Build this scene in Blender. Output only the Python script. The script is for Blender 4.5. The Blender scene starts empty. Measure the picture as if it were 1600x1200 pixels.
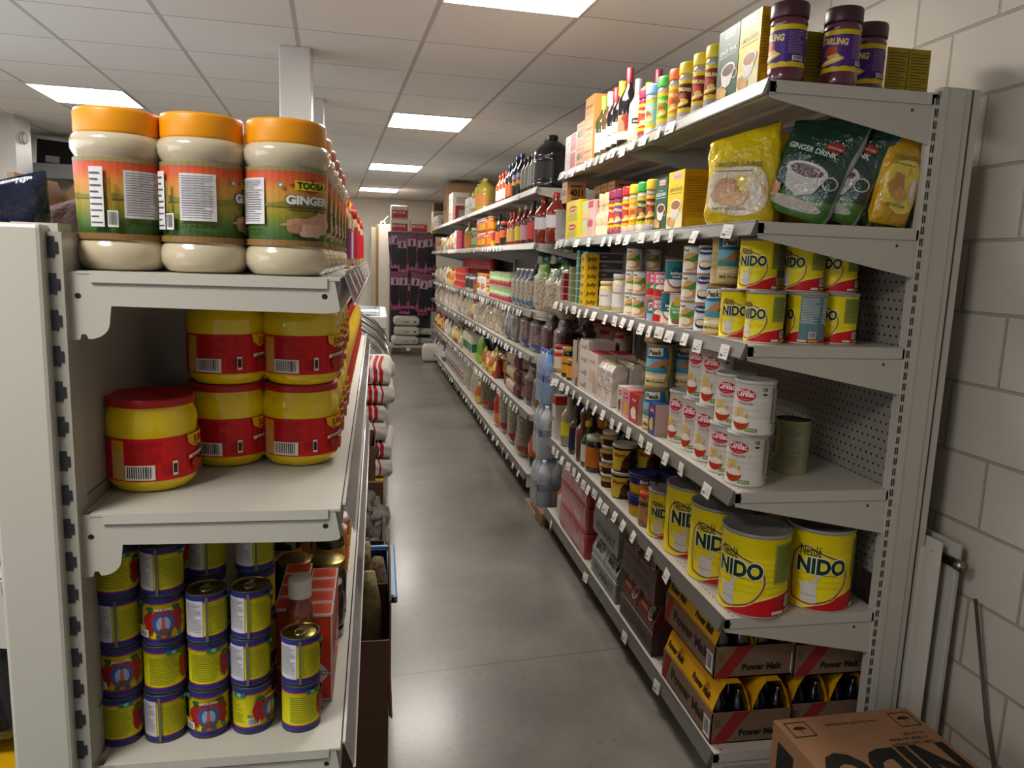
import bpy, bmesh, math, random
from mathutils import Vector, Matrix
PI = math.pi
random.seed(7)
COL = bpy.context.scene.collection
SC = bpy.context.scene

# ------------------------------------------------------------------ camera
FPX, YAW, PITCH, ROLL, CAMH = 1189.0, math.radians(10.26), math.radians(9.09), math.radians(2.03), 1.48
fw = Vector((math.sin(YAW)*math.cos(PITCH), math.cos(YAW)*math.cos(PITCH), -math.sin(PITCH)))
r0 = Vector((math.cos(YAW), -math.sin(YAW), 0)); u0 = r0.cross(fw)
rt = r0*math.cos(ROLL)+u0*math.sin(ROLL); up = -r0*math.sin(ROLL)+u0*math.cos(ROLL)
CAM = Vector((0, 0, CAMH))
cd = bpy.data.cameras.new('camera'); cam = bpy.data.objects.new('camera', cd); COL.objects.link(cam)
cd.sensor_width = 36; cd.lens = FPX/1600*36; cd.clip_start = 0.02
cam.matrix_world = Matrix(((rt.x, up.x, -fw.x, 0), (rt.y, up.y, -fw.y, 0), (rt.z, up.z, -fw.z, CAMH), (0, 0, 0, 1)))
SC.camera = cam
def proj(p):
    d = Vector(p)-CAM; z = d.dot(fw)
    return 800+FPX*d.dot(rt)/z, 600-FPX*d.dot(up)/z

# ------------------------------------------------------------------ light and exposure
w = bpy.data.worlds.new('world'); SC.world = w; w.use_nodes = True
w.node_tree.nodes['Background'].inputs[0].default_value = (0.5, 0.5, 0.52, 1)
w.node_tree.nodes['Background'].inputs[1].default_value = 0.05
SC.view_settings.view_transform = 'Standard'; SC.view_settings.look = 'None'
SC.view_settings.gamma = 1; SC.view_settings.use_curve_mapping = False
SC.view_settings.exposure = 1.15
PANEL_POWER = 15.0
PANEL_COLOR = (1.0, 0.945, 0.87)
SC.cycles.max_bounces = 7; SC.cycles.transparent_max_bounces = 16
SC.cycles.sample_clamp_indirect = 4.0

# ------------------------------------------------------------------ colour and materials
def lin(h):
    if not isinstance(h, str): return h
    h = h.lstrip('#'); o = []
    for i in (0, 2, 4):
        c = int(h[i:i+2], 16)/255; o.append(c/12.92 if c <= .04045 else ((c+.055)/1.055)**2.4)
    return (o[0], o[1], o[2], 1.0)
def vary(h, a=.06):
    c = lin(h); k = 1+random.uniform(-a, a); return (c[0]*k, c[1]*k, c[2]*k, 1)
MATS = {}
def mat(kind):
    if kind in MATS: return MATS[kind]
    m = bpy.data.materials.new(kind); m.use_nodes = True; nt = m.node_tree; N = nt.nodes; L = nt.links
    b = N['Principled BSDF']; at = N.new('ShaderNodeAttribute'); at.attribute_name = 'Col'
    P = dict(print=(.42, 0, 0), gloss=(.16, 0, 0), plastic=(.38, 0, 0), matte=(.8, 0, 0), card=(.85, 0, 0), metal=(.3, 1, 0), foil=(.15, .0, 0),
             paint=(.36, 0, 0), beans=(.35, 0, 0), film=(.12, 0, 0), glass=(.06, 0, 0), fabric=(.9, 0, 0), root=(.75, 0, 0), chrome=(.15, 1, 0))[kind]
    b.inputs['Roughness'].default_value = P[0]; b.inputs['Metallic'].default_value = P[1]
    tc = N.new('ShaderNodeTexCoord'); nz = N.new('ShaderNodeTexNoise')
    L.new(tc.outputs['Object'], nz.inputs['Vector'])
    nz.inputs['Scale'].default_value = {'card': 14, 'foil': 22, 'film': 25, 'paint': 5, 'root': 40, 'fabric': 60}.get(kind, 30)
    nz.inputs['Detail'].default_value = 4
    mx = N.new('ShaderNodeMix'); mx.data_type = 'RGBA'; mx.blend_type = 'MULTIPLY'
    mp = N.new('ShaderNodeMapRange'); mp.inputs['To Min'].default_value = {'root': .45, 'card': .86, 'paint': .96}.get(kind, .95); mp.inputs['To Max'].default_value = 1.03
    if kind == 'root': mp.inputs['To Max'].default_value = 1.4
    L.new(nz.outputs['Fac'], mp.inputs['Value'])
    mx.inputs['Factor'].default_value = 1; L.new(at.outputs['Color'], mx.inputs['A']); L.new(mp.outputs['Result'], mx.inputs['B'])
    L.new(mx.outputs['Result'], b.inputs['Base Color'])
    if kind == 'beans':
        v = N.new('ShaderNodeTexVoronoi'); v.inputs['Scale'].default_value = 95; L.new(tc.outputs['Object'], v.inputs['Vector'])
        r = N.new('ShaderNodeMapRange'); r.inputs['From Min'].default_value = .05; r.inputs['From Max'].default_value = .75
        r.inputs['To Min'].default_value = 1.25; r.inputs['To Max'].default_value = .35
        L.new(v.outputs['Distance'], r.inputs['Value']); L.new(r.outputs['Result'], mx.inputs['B'])
        b.inputs['Coat Weight'].default_value = .5
        bp = N.new('ShaderNodeBump'); bp.inputs['Strength'].default_value = .5; bp.inputs['Distance'].default_value = .004; bp.invert = True
        L.new(v.outputs['Distance'], bp.inputs['Height']); L.new(bp.outputs['Normal'], b.inputs['Normal'])
    if kind in ('foil', 'film', 'card', 'root', 'fabric'):
        bp = N.new('ShaderNodeBump'); bp.inputs['Strength'].default_value = {'foil': .85, 'film': .9, 'card': .15, 'root': .9, 'fabric': .4}[kind]
        bp.inputs['Distance'].default_value = {'foil': .018, 'film': .015, 'card': .004, 'root': .01, 'fabric': .005}[kind]
        L.new(nz.outputs['Fac'], bp.inputs['Height']); L.new(bp.outputs['Normal'], b.inputs['Normal'])
    if kind in ('print', 'matte', 'card'): b.inputs['Specular IOR Level'].default_value = .3
    if kind in ('gloss', 'foil'): b.inputs['Coat Weight'].default_value = .6; b.inputs['Coat Roughness'].default_value = .08
    if kind in ('film', 'glass'):
        tr = N.new('ShaderNodeBsdfTransparent'); ms = N.new('ShaderNodeMixShader')
        lw = N.new('ShaderNodeLayerWeight'); lw.inputs['Blend'].default_value = .25
        r = N.new('ShaderNodeMapRange'); r.inputs['To Min'].default_value = .18 if kind == 'film' else .12; r.inputs['To Max'].default_value = .8
        L.new(lw.outputs['Fresnel'], r.inputs['Value']); L.new(r.outputs['Result'], ms.inputs['Fac'])
        tr.inputs['Color'].default_value = (.9, .92, .92, 1)
        L.new(tr.outputs[0], ms.inputs[1]); L.new(b.outputs[0], ms.inputs[2]); L.new(ms.outputs[0], N['Material Output'].inputs['Surface'])
    MATS[kind] = m; return m

# ------------------------------------------------------------------ mesh builder
class MB:
    def __init__(s): s.v = []; s.f = []; s.c = []; s.s = []
    def add(s, V, F, col, smooth=False):
        n = len(s.v); s.v += [tuple(p) for p in V]
        per = isinstance(col, list)
        for i, f in enumerate(F):
            s.f.append(tuple(n+k for k in f)); s.c.append(lin(col[i] if per else col)); s.s.append(smooth)
        return s
    def xf(s, M, start=0):
        s.v = s.v[:start]+[tuple(M @ Vector(p)) for p in s.v[start:]]; return s
    def mark(s): return len(s.v)
    def box(s, x0, x1, y0, y1, z0, z1, col, bev=0):
        if bev <= 0:
            V = [(x0, y0, z0), (x1, y0, z0), (x1, y1, z0), (x0, y1, z0), (x0, y0, z1), (x1, y0, z1), (x1, y1, z1), (x0, y1, z1)]
            return s.add(V, [(3, 2, 1, 0), (4, 5, 6, 7), (0, 1, 5, 4), (1, 2, 6, 5), (2, 3, 7, 6), (3, 0, 4, 7)], col)
        bm = bmesh.new(); bmesh.ops.create_cube(bm, size=1)
        for v in bm.verts: v.co = Vector(((x0+x1)/2+v.co.x*(x1-x0), (y0+y1)/2+v.co.y*(y1-y0), (z0+z1)/2+v.co.z*(z1-z0)))
        bmesh.ops.bevel(bm, geom=list(bm.edges), offset=bev, segments=2, affect='EDGES', profile=.5)
        s.bm(bm, col); return s
    def bm(s, bm, col, smooth=False):
        bm.verts.index_update(); s.add([v.co.copy() for v in bm.verts], [[v.index for v in f.verts] for f in bm.faces], col, smooth); bm.free()
    def lathe(s, prof, col, seg=28, cx=0, cy=0, smooth=True, a0=0, a1=2*PI, sq=None):
        n = len(s.v); full = abs(a1-a0-2*PI) < 1e-6; m = seg if full else seg+1
        V = []
        for r, z in prof:
            for i in range(m):
                a = a0+(a1-a0)*i/seg; ca, sa = math.cos(a), math.sin(a)
                if sq:  # rounded square section
                    k = (abs(ca)**sq+abs(sa)**sq)**(-1/sq); ca *= k; sa *= k
                V.append((cx+r*ca, cy+r*sa, z))
        F = []; C = []
        for j in range(len(prof)-1):
            c = col[j] if isinstance(col, list) else col
            if callable(col): c = None
            for i in range(seg):
                k = (i+1) % m if full else i+1
                a, b_, c_, d = j*m+i, j*m+k, (j+1)*m+k, (j+1)*m+i
                if prof[j][0] < 1e-6: F.append((a, c_, d))
                elif prof[j+1][0] < 1e-6: F.append((a, b_, c_))
                else: F.append((a, b_, c_, d))
                C.append(c if c is not None else col(a0+(a1-a0)*(i+.5)/seg, (prof[j][1]+prof[j+1][1])/2))
        s.add(V, F, C, smooth); return s
    def prism(s, poly, axis, a0, a1, col):
        n = len(poly)
        def P(p, a): return {'x': (a, p[0], p[1]), 'y': (p[0], a, p[1]), 'z': (p[0], p[1], a)}[axis]
        V = [P(p, a0) for p in poly]+[P(p, a1) for p in poly]
        F = [tuple(range(n))[::-1], tuple(range(n, 2*n))]+[(i, (i+1) % n, n+(i+1) % n, n+i) for i in range(n)]
        return s.add(V, F, col)
    def tube(s, pts, r, col, seg=8, cap=True, smooth=True):
        pts = [Vector(p) for p in pts]; rs = r if isinstance(r, (list, tuple)) else [r]*len(pts); V = []; F = []
        for i, p in enumerate(pts):
            d = (pts[min(i+1, len(pts)-1)]-pts[max(i-1, 0)]).normalized()
            a = Vector((0, 0, 1)) if abs(d.z) < .9 else Vector((1, 0, 0))
            x = d.cross(a).normalized(); y = d.cross(x)
            for k in range(seg):
                t = 2*PI*k/seg; V.append(p+(x*math.cos(t)+y*math.sin(t))*rs[i])
        for i in range(len(pts)-1):
            for k in range(seg):
                q = (k+1) % seg; F.append((i*seg+k, i*seg+q, (i+1)*seg+q, (i+1)*seg+k))
        if cap: F += [tuple(range(seg)), tuple(range((len(pts)-1)*seg, len(pts)*seg))]
        return s.add(V, F, col, smooth)
    def build(s, name, kind, parent=None, link=True, bevel=0):
        me = bpy.data.meshes.new(name); me.from_pydata(s.v, [], s.f)
        me.polygons.foreach_set('use_smooth', s.s)
        ca = me.color_attributes.new('Col', 'FLOAT_COLOR', 'CORNER'); buf = []
        for f, c in zip(s.f, s.c): buf += list(c)*len(f)
        ca.data.foreach_set('color', buf)
        me.materials.append(kind if isinstance(kind, bpy.types.Material) else mat(kind)); me.validate(); me.update()
        o = bpy.data.objects.new(name, me)
        if link: COL.objects.link(o)
        if parent: o.parent = parent
        return o

# ------------------------------------------------------------------ printed artwork, wrapped on a surface
_T = {}
def text_mesh(sx, bold):
    k = (sx, bold)
    if k not in _T:
        cu = bpy.data.curves.new('t', 'FONT'); cu.body = sx; cu.offset = bold; cu.resolution_u = 3
        ob = bpy.data.objects.new('t', cu); COL.objects.link(ob)
        me = bpy.data.meshes.new_from_object(ob.evaluated_get(bpy.context.evaluated_depsgraph_get()))
        V = [tuple(v.co) for v in me.vertices]; F = [tuple(p.vertices) for p in me.polygons]
        bpy.data.objects.remove(ob); bpy.data.curves.remove(cu); bpy.data.meshes.remove(me)
        if not V: V = [(0, 0, 0), (1, 0, 0), (0, 1, 0)]; F = []
        x0 = min(v[0] for v in V); x1 = max(v[0] for v in V)
        _T[k] = ([(v[0]-(x0+x1)/2, v[1]) for v in V], F, x1-x0)
    return _T[k]
def T(sx, u, v, h, col, bold=.02, width=None, rot=0, slant=0):
    """text centred on u, baseline v, capital height h"""
    V, F, wd = text_mesh(sx, bold); ky = h/.69; kx = width/wd if width else ky
    ca, sa = math.cos(rot), math.sin(rot); P = []
    for x, y in V:
        X, Y = x*kx+slant*y*ky, y*ky; P.append((u+X*ca-Y*sa, v+X*sa+Y*ca))
    return (P, F, col)
def Rc(u0, u1, v0, v1, col): return ([(u0, v0), (u1, v0), (u1, v1), (u0, v1)], [(0, 1, 2, 3)], col)
def Pg(pts, col): return (list(pts), [tuple(range(len(pts)))], col)
def El(u, v, a, b, col, n=20, rot=0):
    return Pg([(u+a*math.cos(t)*math.cos(rot)-b*math.sin(t)*math.sin(rot), v+a*math.cos(t)*math.sin(rot)+b*math.sin(t)*math.cos(rot)) for t in [2*PI*i/n for i in range(n)]], col)
def Ring(u, v, a, b, wdt, col, n=24, t0=0, t1=2*PI):
    P = []; F = []
    for i in range(n+1):
        t = t0+(t1-t0)*i/n; P += [(u+a*math.cos(t), v+b*math.sin(t)), (u+(a-wdt)*math.cos(t), v+(b-wdt)*math.sin(t))]
        if i: F.append((2*i-2, 2*i, 2*i+1, 2*i-1))
    return (P, F, col)
def lines(u0, u1, v0, v1, n, col, th=.35):
    o = []; st = (v1-v0)/n
    for i in range(n):
        z = v0+st*(i+.3); o.append(Rc(u0, u1-(u1-u0)*random.choice([0, .05, .12, .3]), z, z+st*th, col))
    return o
def barcode(u, v, wd, h):
    o = [Rc(u-wd/2, u+wd/2, v, v+h, '#e8e4e0')]; n = 11
    for i in range(n): o.append(Rc(u-wd*.42+wd*.84*i/n, u-wd*.42+wd*.84*(i+random.uniform(.3, .65))/n, v+h*.14, v+h*.92, '#1c1a20'))
    return o
def blob(u, v, a, b, col, n=16, rough=.25):
    return Pg([(u+a*(1+random.uniform(-rough, rough))*math.cos(2*PI*i/n), v+b*(1+random.uniform(-rough, rough))*math.sin(2*PI*i/n)) for i in range(n)], col)
def art(mb, shapes, M, du=None, off=.0004, step=.00012):
    for i, (P, F, col) in enumerate(shapes):
        if not F: continue
        if du:
            bm = bmesh.new(); vs = [bm.verts.new((p[0], p[1], 0)) for p in P]
            for f in F:
                try: bm.faces.new([vs[k] for k in f])
                except ValueError: pass
            u_0 = min(p[0] for p in P); u_1 = max(p[0] for p in P); k = math.floor(u_0/du)+1
            while k*du < u_1:
                bmesh.ops.bisect_plane(bm, geom=bm.verts[:]+bm.edges[:]+bm.faces[:], dist=1e-7, plane_co=(k*du, 0, 0), plane_no=(1, 0, 0)); k += 1
            bm.verts.index_update()
            P = [(q.co.x, q.co.y) for q in bm.verts]; F = [[q.index for q in f.verts] for f in bm.faces]; bm.free()
        o = off+step*i
        mb.add([M(p[0], p[1], o) for p in P], F, col)
    return mb
def cyl(r, z0=0): return lambda u, v, o: ((r+o)*math.sin(u/r), -(r+o)*math.cos(u/r), z0+v)
def front(d): return lambda u, v, o: (u, -d/2-o, v)
def back(d): return lambda u, v, o: (-u, d/2+o, v)
def right(wd): return lambda u, v, o: (wd/2+o, u, v)
def left(wd): return lambda u, v, o: (-wd/2-o, -u, v)
def top(h): return lambda u, v, o: (u, v, h+o)

# ------------------------------------------------------------------ things, prototypes and copies
PLACED = []
class Proto:
    """a finished kind of goods: parts share mesh data between all copies"""
    def __init__(s, name, desc, cat, w, d, h):
        s.name, s.desc, s.cat, s.w, s.d, s.h = name, desc, cat, w, d, h; s.parts = []; s.single = False
    def part(s, name, mb, kind, sub=None):
        o = mb.build(name, kind, link=False); s.parts.append((o, sub)); return o
def spawn(p, loc, rz=0, desc=None, where='', order=0, group=None, rot=None, scale=None):
    if len(p.parts) == 1:
        r = p.parts[0][0].copy(); r.name = p.name; COL.objects.link(r)
    else:
        r = bpy.data.objects.new(p.name, None); r.empty_display_size = .03; COL.objects.link(r); mp = {}
        for o, sub in p.parts:
            c = o.copy(); COL.objects.link(c); c.parent = mp[sub] if sub else r; mp[o] = c
    r.location = loc; r.rotation_euler = rot if rot else (0, 0, rz)
    if scale: r.scale = (scale,)*3
    PLACED.append(dict(o=r, desc=desc or p.desc, cat=p.cat, where=where, order=order, group=group or (p.cat+' goods '+where), lvl=None))
    return PLACED[-1]
def thing(name, label, cat, loc=(0, 0, 0), rz=0, group=None):
    o = bpy.data.objects.new(name, None); o.empty_display_size = .1; COL.objects.link(o); o.location = loc; o.rotation_euler = (0, 0, rz)
    return tag(o, label, cat, group)
def tag(o, label, cat, group=None):
    o['label'] = label; o['category'] = cat
    if group: o['group'] = group
    return o
def structure(o): o['kind'] = 'structure'; return o
class Frame:
    """a shelf row: t runs along it away from the camera, d is depth from its front edge"""
    def __init__(s, x, y, rz, sx, name, shelves):
        s.x, s.y, s.rz, s.sx, s.name, s.z = x, y, rz, sx, name, shelves
        s.c, s.s = math.cos(rz), math.sin(rz)
        s.face = rz+(-PI/2 if sx > 0 else PI/2)
    def W(s, t, d, z):
        lx = d*s.sx; return Vector((s.x+lx*s.c-t*s.s, s.y+lx*s.s+t*s.c, z))
    def along(s, px, d, z):
        lo, hi = -.5, 9.5; f = lambda t: proj(s.W(t, d, z))[0]; up_ = f(hi) > f(lo)
        for _ in range(34):
            m = (lo+hi)/2
            if (f(m) < px) == up_: lo = m
            else: hi = m
        return (lo+hi)/2
def put(F, k, p, px=None, t=None, d=None, turn=0, lv=1, dz=0, desc=None, deep=1, gap=.004, where=None, jit=.0):
    z = F.z[k][0]+dz; d = p.d/2+.012 if d is None else d
    if t is None: t = F.along(px, d, z)
    cols = []; COLS.setdefault((id(F), k, round(dz, 2) if dz < .02 else -1-len(COLS)), []).append(dict(t=t, w=p.w, d0=d-p.d/2, d1=d+p.d/2+(deep-1)*(p.d+gap), o=cols, F=F))
    for j in range(deep):
        for i in range(lv):
            L = F.W(t+random.uniform(-jit, jit), d+j*(p.d+gap), z+i*(p.h+.0004))
            e = spawn(p, L, F.face+turn+random.uniform(-1, 1)*(.05 if jit else 0), desc, where or F.z[k][1], t)
            if p.name == 'pouch': e['o'].scale = (random.uniform(.86, 1.0), random.uniform(.85, 1.0), random.uniform(.84, 1.12)); e['o'].rotation_euler = (random.uniform(-.1, .04), random.uniform(-.12, .12), e['o'].rotation_euler.z+random.uniform(-.3, .3))
            cols.append(e['o']); e['lvl'] = (i, lv) if lv > 1 else None; e['row'] = (j, deep) if deep > 1 else None
    return t
COLS = {}
def relax():
    for key, L_ in COLS.items():
        for c in L_: c['t0'] = c['t']
        for it in range(60):
            mv = 0
            for i in range(len(L_)):
                for j in range(i+1, len(L_)):
                    a, b_ = L_[i], L_[j]
                    if a['d0'] >= b_['d1']-.002 or b_['d0'] >= a['d1']-.002: continue
                    need = (a['w']+b_['w'])/2+.003-abs(a['t']-b_['t'])
                    if need > 1e-4:
                        s_ = 1 if a['t'] >= b_['t'] else -1; a['t'] += s_*need/2; b_['t'] -= s_*need/2; mv += need
            if mv < .002: break
        for c in L_:
            q = c['F']; dt = c['t']-c['t0']; v = q.W(c['t'], 0, 0)-q.W(c['t0'], 0, 0)
            for o in c['o']: o.location = o.location+v
def fill(F, k, protos, t0, t1, lv=1, deep=1, gap=.006, d=None, turn=0, jit=.004, dz=0):
    t = t0; i = 0
    while True:
        p = protos[i % len(protos)] if len(protos) < 3 else random.choice(protos)
        if t+p.w > t1: break
        put(F, k, p, t=t+p.w/2, lv=lv, deep=deep, d=d, turn=turn, jit=jit, dz=dz); t += p.w+gap; i += 1
    return t
# ------------------------------------------------------------------ the room
CH = CAMH+1.03; XL, XR, YB, YF = -3.25, 1.64, 13.95, -2.6
def nodemat(name, rough=.8):
    m = bpy.data.materials.new(name); m.use_nodes = True; b = m.node_tree.nodes['Principled BSDF']; b.inputs['Roughness'].default_value = rough
    return m, m.node_tree.nodes, m.node_tree.links, b
def math_(N, L, op, a, b=None, c=None):
    n = N.new('ShaderNodeMath'); n.operation = op
    for i, x in enumerate((a, b, c)):
        if x is None: continue
        if isinstance(x, (int, float)): n.inputs[i].default_value = x
        else: L.new(x, n.inputs[i])
    return n.outputs[0]
def stripe(N, L, x, period, phase, width):
    f = math_(N, L, 'FRACT', math_(N, L, 'DIVIDE', math_(N, L, 'SUBTRACT', x, phase-width/2), period))
    return math_(N, L, 'LESS_THAN', f, width/period)
def mixc(N, L, fac, a, b):
    m = N.new('ShaderNodeMix'); m.data_type = 'RGBA'
    L.new(fac, m.inputs['Factor'])
    for k, x in (('A', a), ('B', b)):
        if isinstance(x, tuple): m.inputs[k].default_value = x
        else: L.new(x, m.inputs[k])
    return m.outputs['Result']
AZ = -0.0579; CW, CT, CX0, CY0 = .5864, .616, -1.911, 3.251
def ceil_pt(i, j):
    X = CW*i+CX0; Y = CT*j+CY0; c, s = math.cos(AZ), math.sin(AZ)
    return (X*c+Y*s, -X*s+Y*c)
# ceiling
m, N, L, b = nodemat('mineral_fibre_tiles', .95)
tc = N.new('ShaderNodeTexCoord'); mp = N.new('ShaderNodeMapping'); mp.inputs['Rotation'].default_value = (0, 0, AZ)
L.new(tc.outputs['Object'], mp.inputs['Vector']); sx = N.new('ShaderNodeSeparateXYZ'); L.new(mp.outputs[0], sx.inputs[0])
wide = stripe(N, L, sx.outputs[0], CW, CX0, .022); thin = stripe(N, L, sx.outputs[1], CT, CY0, .007)
nz = N.new('ShaderNodeTexNoise'); nz.inputs['Scale'].default_value = 2; L.new(tc.outputs['Object'], nz.inputs['Vector'])
wn = N.new('ShaderNodeTexWhiteNoise'); wn.noise_dimensions = '2D'; cb = N.new('ShaderNodeCombineXYZ')
L.new(math_(N, L, 'FLOOR', math_(N, L, 'DIVIDE', math_(N, L, 'SUBTRACT', sx.outputs[0], CX0), CW)), cb.inputs[0])
L.new(math_(N, L, 'FLOOR', math_(N, L, 'DIVIDE', math_(N, L, 'SUBTRACT', sx.outputs[1], CY0), CT)), cb.inputs[1]); L.new(cb.outputs[0], wn.inputs['Vector'])
c0 = mixc(N, L, wn.outputs['Value'], lin('#e2dfdb'), lin('#e8e5e1')); c1 = mixc(N, L, thin, c0, lin('#918d88')); c2 = mixc(N, L, wide, c1, lin('#b9b4ae'))
L.new(c2, b.inputs['Base Color'])
mb = MB(); mb.box(XL-.1, XR+.1, YF-.1, YB+.1, CH, CH+.05, '#ffffff'); structure(mb.build('ceiling', m))
# floor
m, N, L, b = nodemat('polished_concrete', .3)
tc = N.new('ShaderNodeTexCoord'); s0 = N.new('ShaderNodeSeparateXYZ'); L.new(tc.outputs['Object'], s0.inputs[0])
n1 = N.new('ShaderNodeTexNoise'); n1.inputs['Scale'].default_value = 1.6; n1.inputs['Detail'].default_value = 9; n1.inputs['Roughness'].default_value = .62; L.new(tc.outputs['Object'], n1.inputs['Vector'])
n2 = N.new('ShaderNodeTexNoise'); n2.inputs['Scale'].default_value = 38; n2.inputs['Detail'].default_value = 6; L.new(tc.outputs['Object'], n2.inputs['Vector'])
mr = N.new('ShaderNodeMapRange'); mr.inputs['From Min'].default_value = .34; mr.inputs['From Max'].default_value = .68; L.new(n1.outputs['Fac'], mr.inputs['Value'])
c0 = mixc(N, L, mr.outputs[0], lin('#534e47'), lin('#77726a'))
mr2 = N.new('ShaderNodeMapRange'); mr2.inputs['From Min'].default_value = .27; mr2.inputs['From Max'].default_value = .36; mr2.inputs['To Min'].default_value = 1; mr2.inputs['To Max'].default_value = 0; L.new(n2.outputs['Fac'], mr2.inputs['Value'])
c1 = mixc(N, L, mr2.outputs[0], c0, lin('#48433c'))
jw = math_(N, L, 'ADD', s0.outputs[1], math_(N, L, 'MULTIPLY', s0.outputs[0], -.12))
seam = stripe(N, L, jw, 3.6, 2.55, .006)
c2 = mixc(N, L, seam, c1, lin('#3c3833')); L.new(c2, b.inputs['Base Color'])
r = N.new('ShaderNodeMapRange'); r.inputs['To Min'].default_value = .3; r.inputs['To Max'].default_value = .5; b.inputs['Coat Weight'].default_value = .45; b.inputs['Coat Roughness'].default_value = .2; L.new(n1.outputs['Fac'], r.inputs['Value']); L.new(r.outputs[0], b.inputs['Roughness'])
bp = N.new('ShaderNodeBump'); bp.inputs['Strength'].default_value = .12; bp.inputs['Distance'].default_value = .01; L.new(n2.outputs['Fac'], bp.inputs['Height']); L.new(bp.outputs[0], b.inputs['Normal'])
mb = MB(); mb.box(XL-.1, XR+.1, YF-.1, YB+.1, -.05, 0, '#ffffff'); structure(mb.build('floor', m))
# painted block wall on the right
m, N, L, b = nodemat('painted_blockwork', .6)
tc = N.new('ShaderNodeTexCoord'); s0 = N.new('ShaderNodeSeparateXYZ'); L.new(tc.outputs['Object'], s0.inputs[0]); cb = N.new('ShaderNodeCombineXYZ')
L.new(math_(N, L, 'ADD', s0.outputs[1], .06), cb.inputs[0]); L.new(s0.outputs[2], cb.inputs[1])
bk = N.new('ShaderNodeTexBrick'); L.new(cb.outputs[0], bk.inputs['Vector']); bk.offset = .5; bk.squash = 1
bk.inputs['Scale'].default_value = 1; bk.inputs['Mortar Size'].default_value = .005; bk.inputs['Mortar Smooth'].default_value = .3
bk.inputs['Brick Width'].default_value = .33; bk.inputs['Row Height'].default_value = .198; bk.inputs['Color1'].default_value = lin('#bdb5a8'); bk.inputs['Color2'].default_value = lin('#b8b0a3'); bk.inputs['Mortar'].default_value = lin('#9a9286')
L.new(bk.outputs['Color'], b.inputs['Base Color'])
nz = N.new('ShaderNodeTexNoise'); nz.inputs['Scale'].default_value = 30; L.new(tc.outputs['Object'], nz.inputs['Vector'])
bp = N.new('ShaderNodeBump'); bp.invert = True; bp.inputs['Strength'].default_value = .8; bp.inputs['Distance'].default_value = .006; L.new(math_(N, L, 'MULTIPLY_ADD', nz.outputs['Fac'], .15, bk.outputs['Fac']), bp.inputs['Height']); L.new(bp.outputs[0], b.inputs['Normal'])
mb = MB(); mb.box(XR, XR+.1, YF, YB, 0, CH, '#ffffff'); structure(mb.build('wall_right', m))
for nm, bx in (('wall_left', (XL-.1, XL, YF, YB)), ('wall_far', (XL, XR, YB, YB+.1)), ('wall_near', (XL, XR, YF-.1, YF))):
    mb = MB(); mb.box(*bx, 0, CH, '#d0c9bd'); structure(mb.build(nm, 'matte'))
# shop window out of frame, low on the left: daylight
wm = bpy.data.materials.new('daylit_glass'); wm.use_nodes = True; b_ = wm.node_tree.nodes['Principled BSDF']; b_.inputs['Emission Color'].default_value = (.78, .88, 1, 1); b_.inputs['Emission Strength'].default_value = 1.3
mb = MB(); mb.box(XL, XL+.01, -1.9, 4.6, .9, 2.2, '#ffffff'); structure(mb.build('window_1', wm))
mb = MB()
for q in range(5): mb.box(XL+.01, XL+.04, -1.95+q*1.625, -1.87+q*1.625, .85, 2.25, '#8d8a86')
mb.box(XL+.01, XL+.04, -1.95, 4.65, .82, .9, '#8d8a86'); mb.box(XL+.01, XL+.04, -1.95, 4.65, 2.2, 2.28, '#8d8a86'); structure(mb.build('trim_1', 'paint'))
# columns
def column(x0, x1, y0, y1, label):
    mb = MB(); mb.box(x0, x1, y0, y1, 0, CH, '#cfccc8', .008); o = mb.build('column', 'paint'); tag(o, label, 'column', None)
column(-.49, -.335, 4.16, 4.32, 'white square column rising behind the nearest rows of ginger jars')
column(-.47, -.355, 5.43, 5.58, 'second white column half hidden behind the larger one')
mb = MB(); mb.box(XL, -2.86, 6.93, 7.22, 0, CH, '#c9c8c8'); tag(mb.build('column', 'paint'), 'white column against the left wall with a round thermostat', 'column')
mb = MB(); k = mb.mark(); mb.lathe([(0, 0), (.05, 0), (.05, .018), (.043, .026), (.04, .034), (0, .036)], ['#dddcd9', '#dddcd9', '#8f8d8a', '#dddcd9', '#e6e5e2'], 24)
mb.xf(Matrix.Translation((-2.8595, 7.05, 2.34)) @ Matrix.Rotation(PI/2, 4, 'Y'), k); tag(mb.build('thermostat', 'plastic'), 'round white thermostat disc on the left column', 'thermostat')
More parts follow.
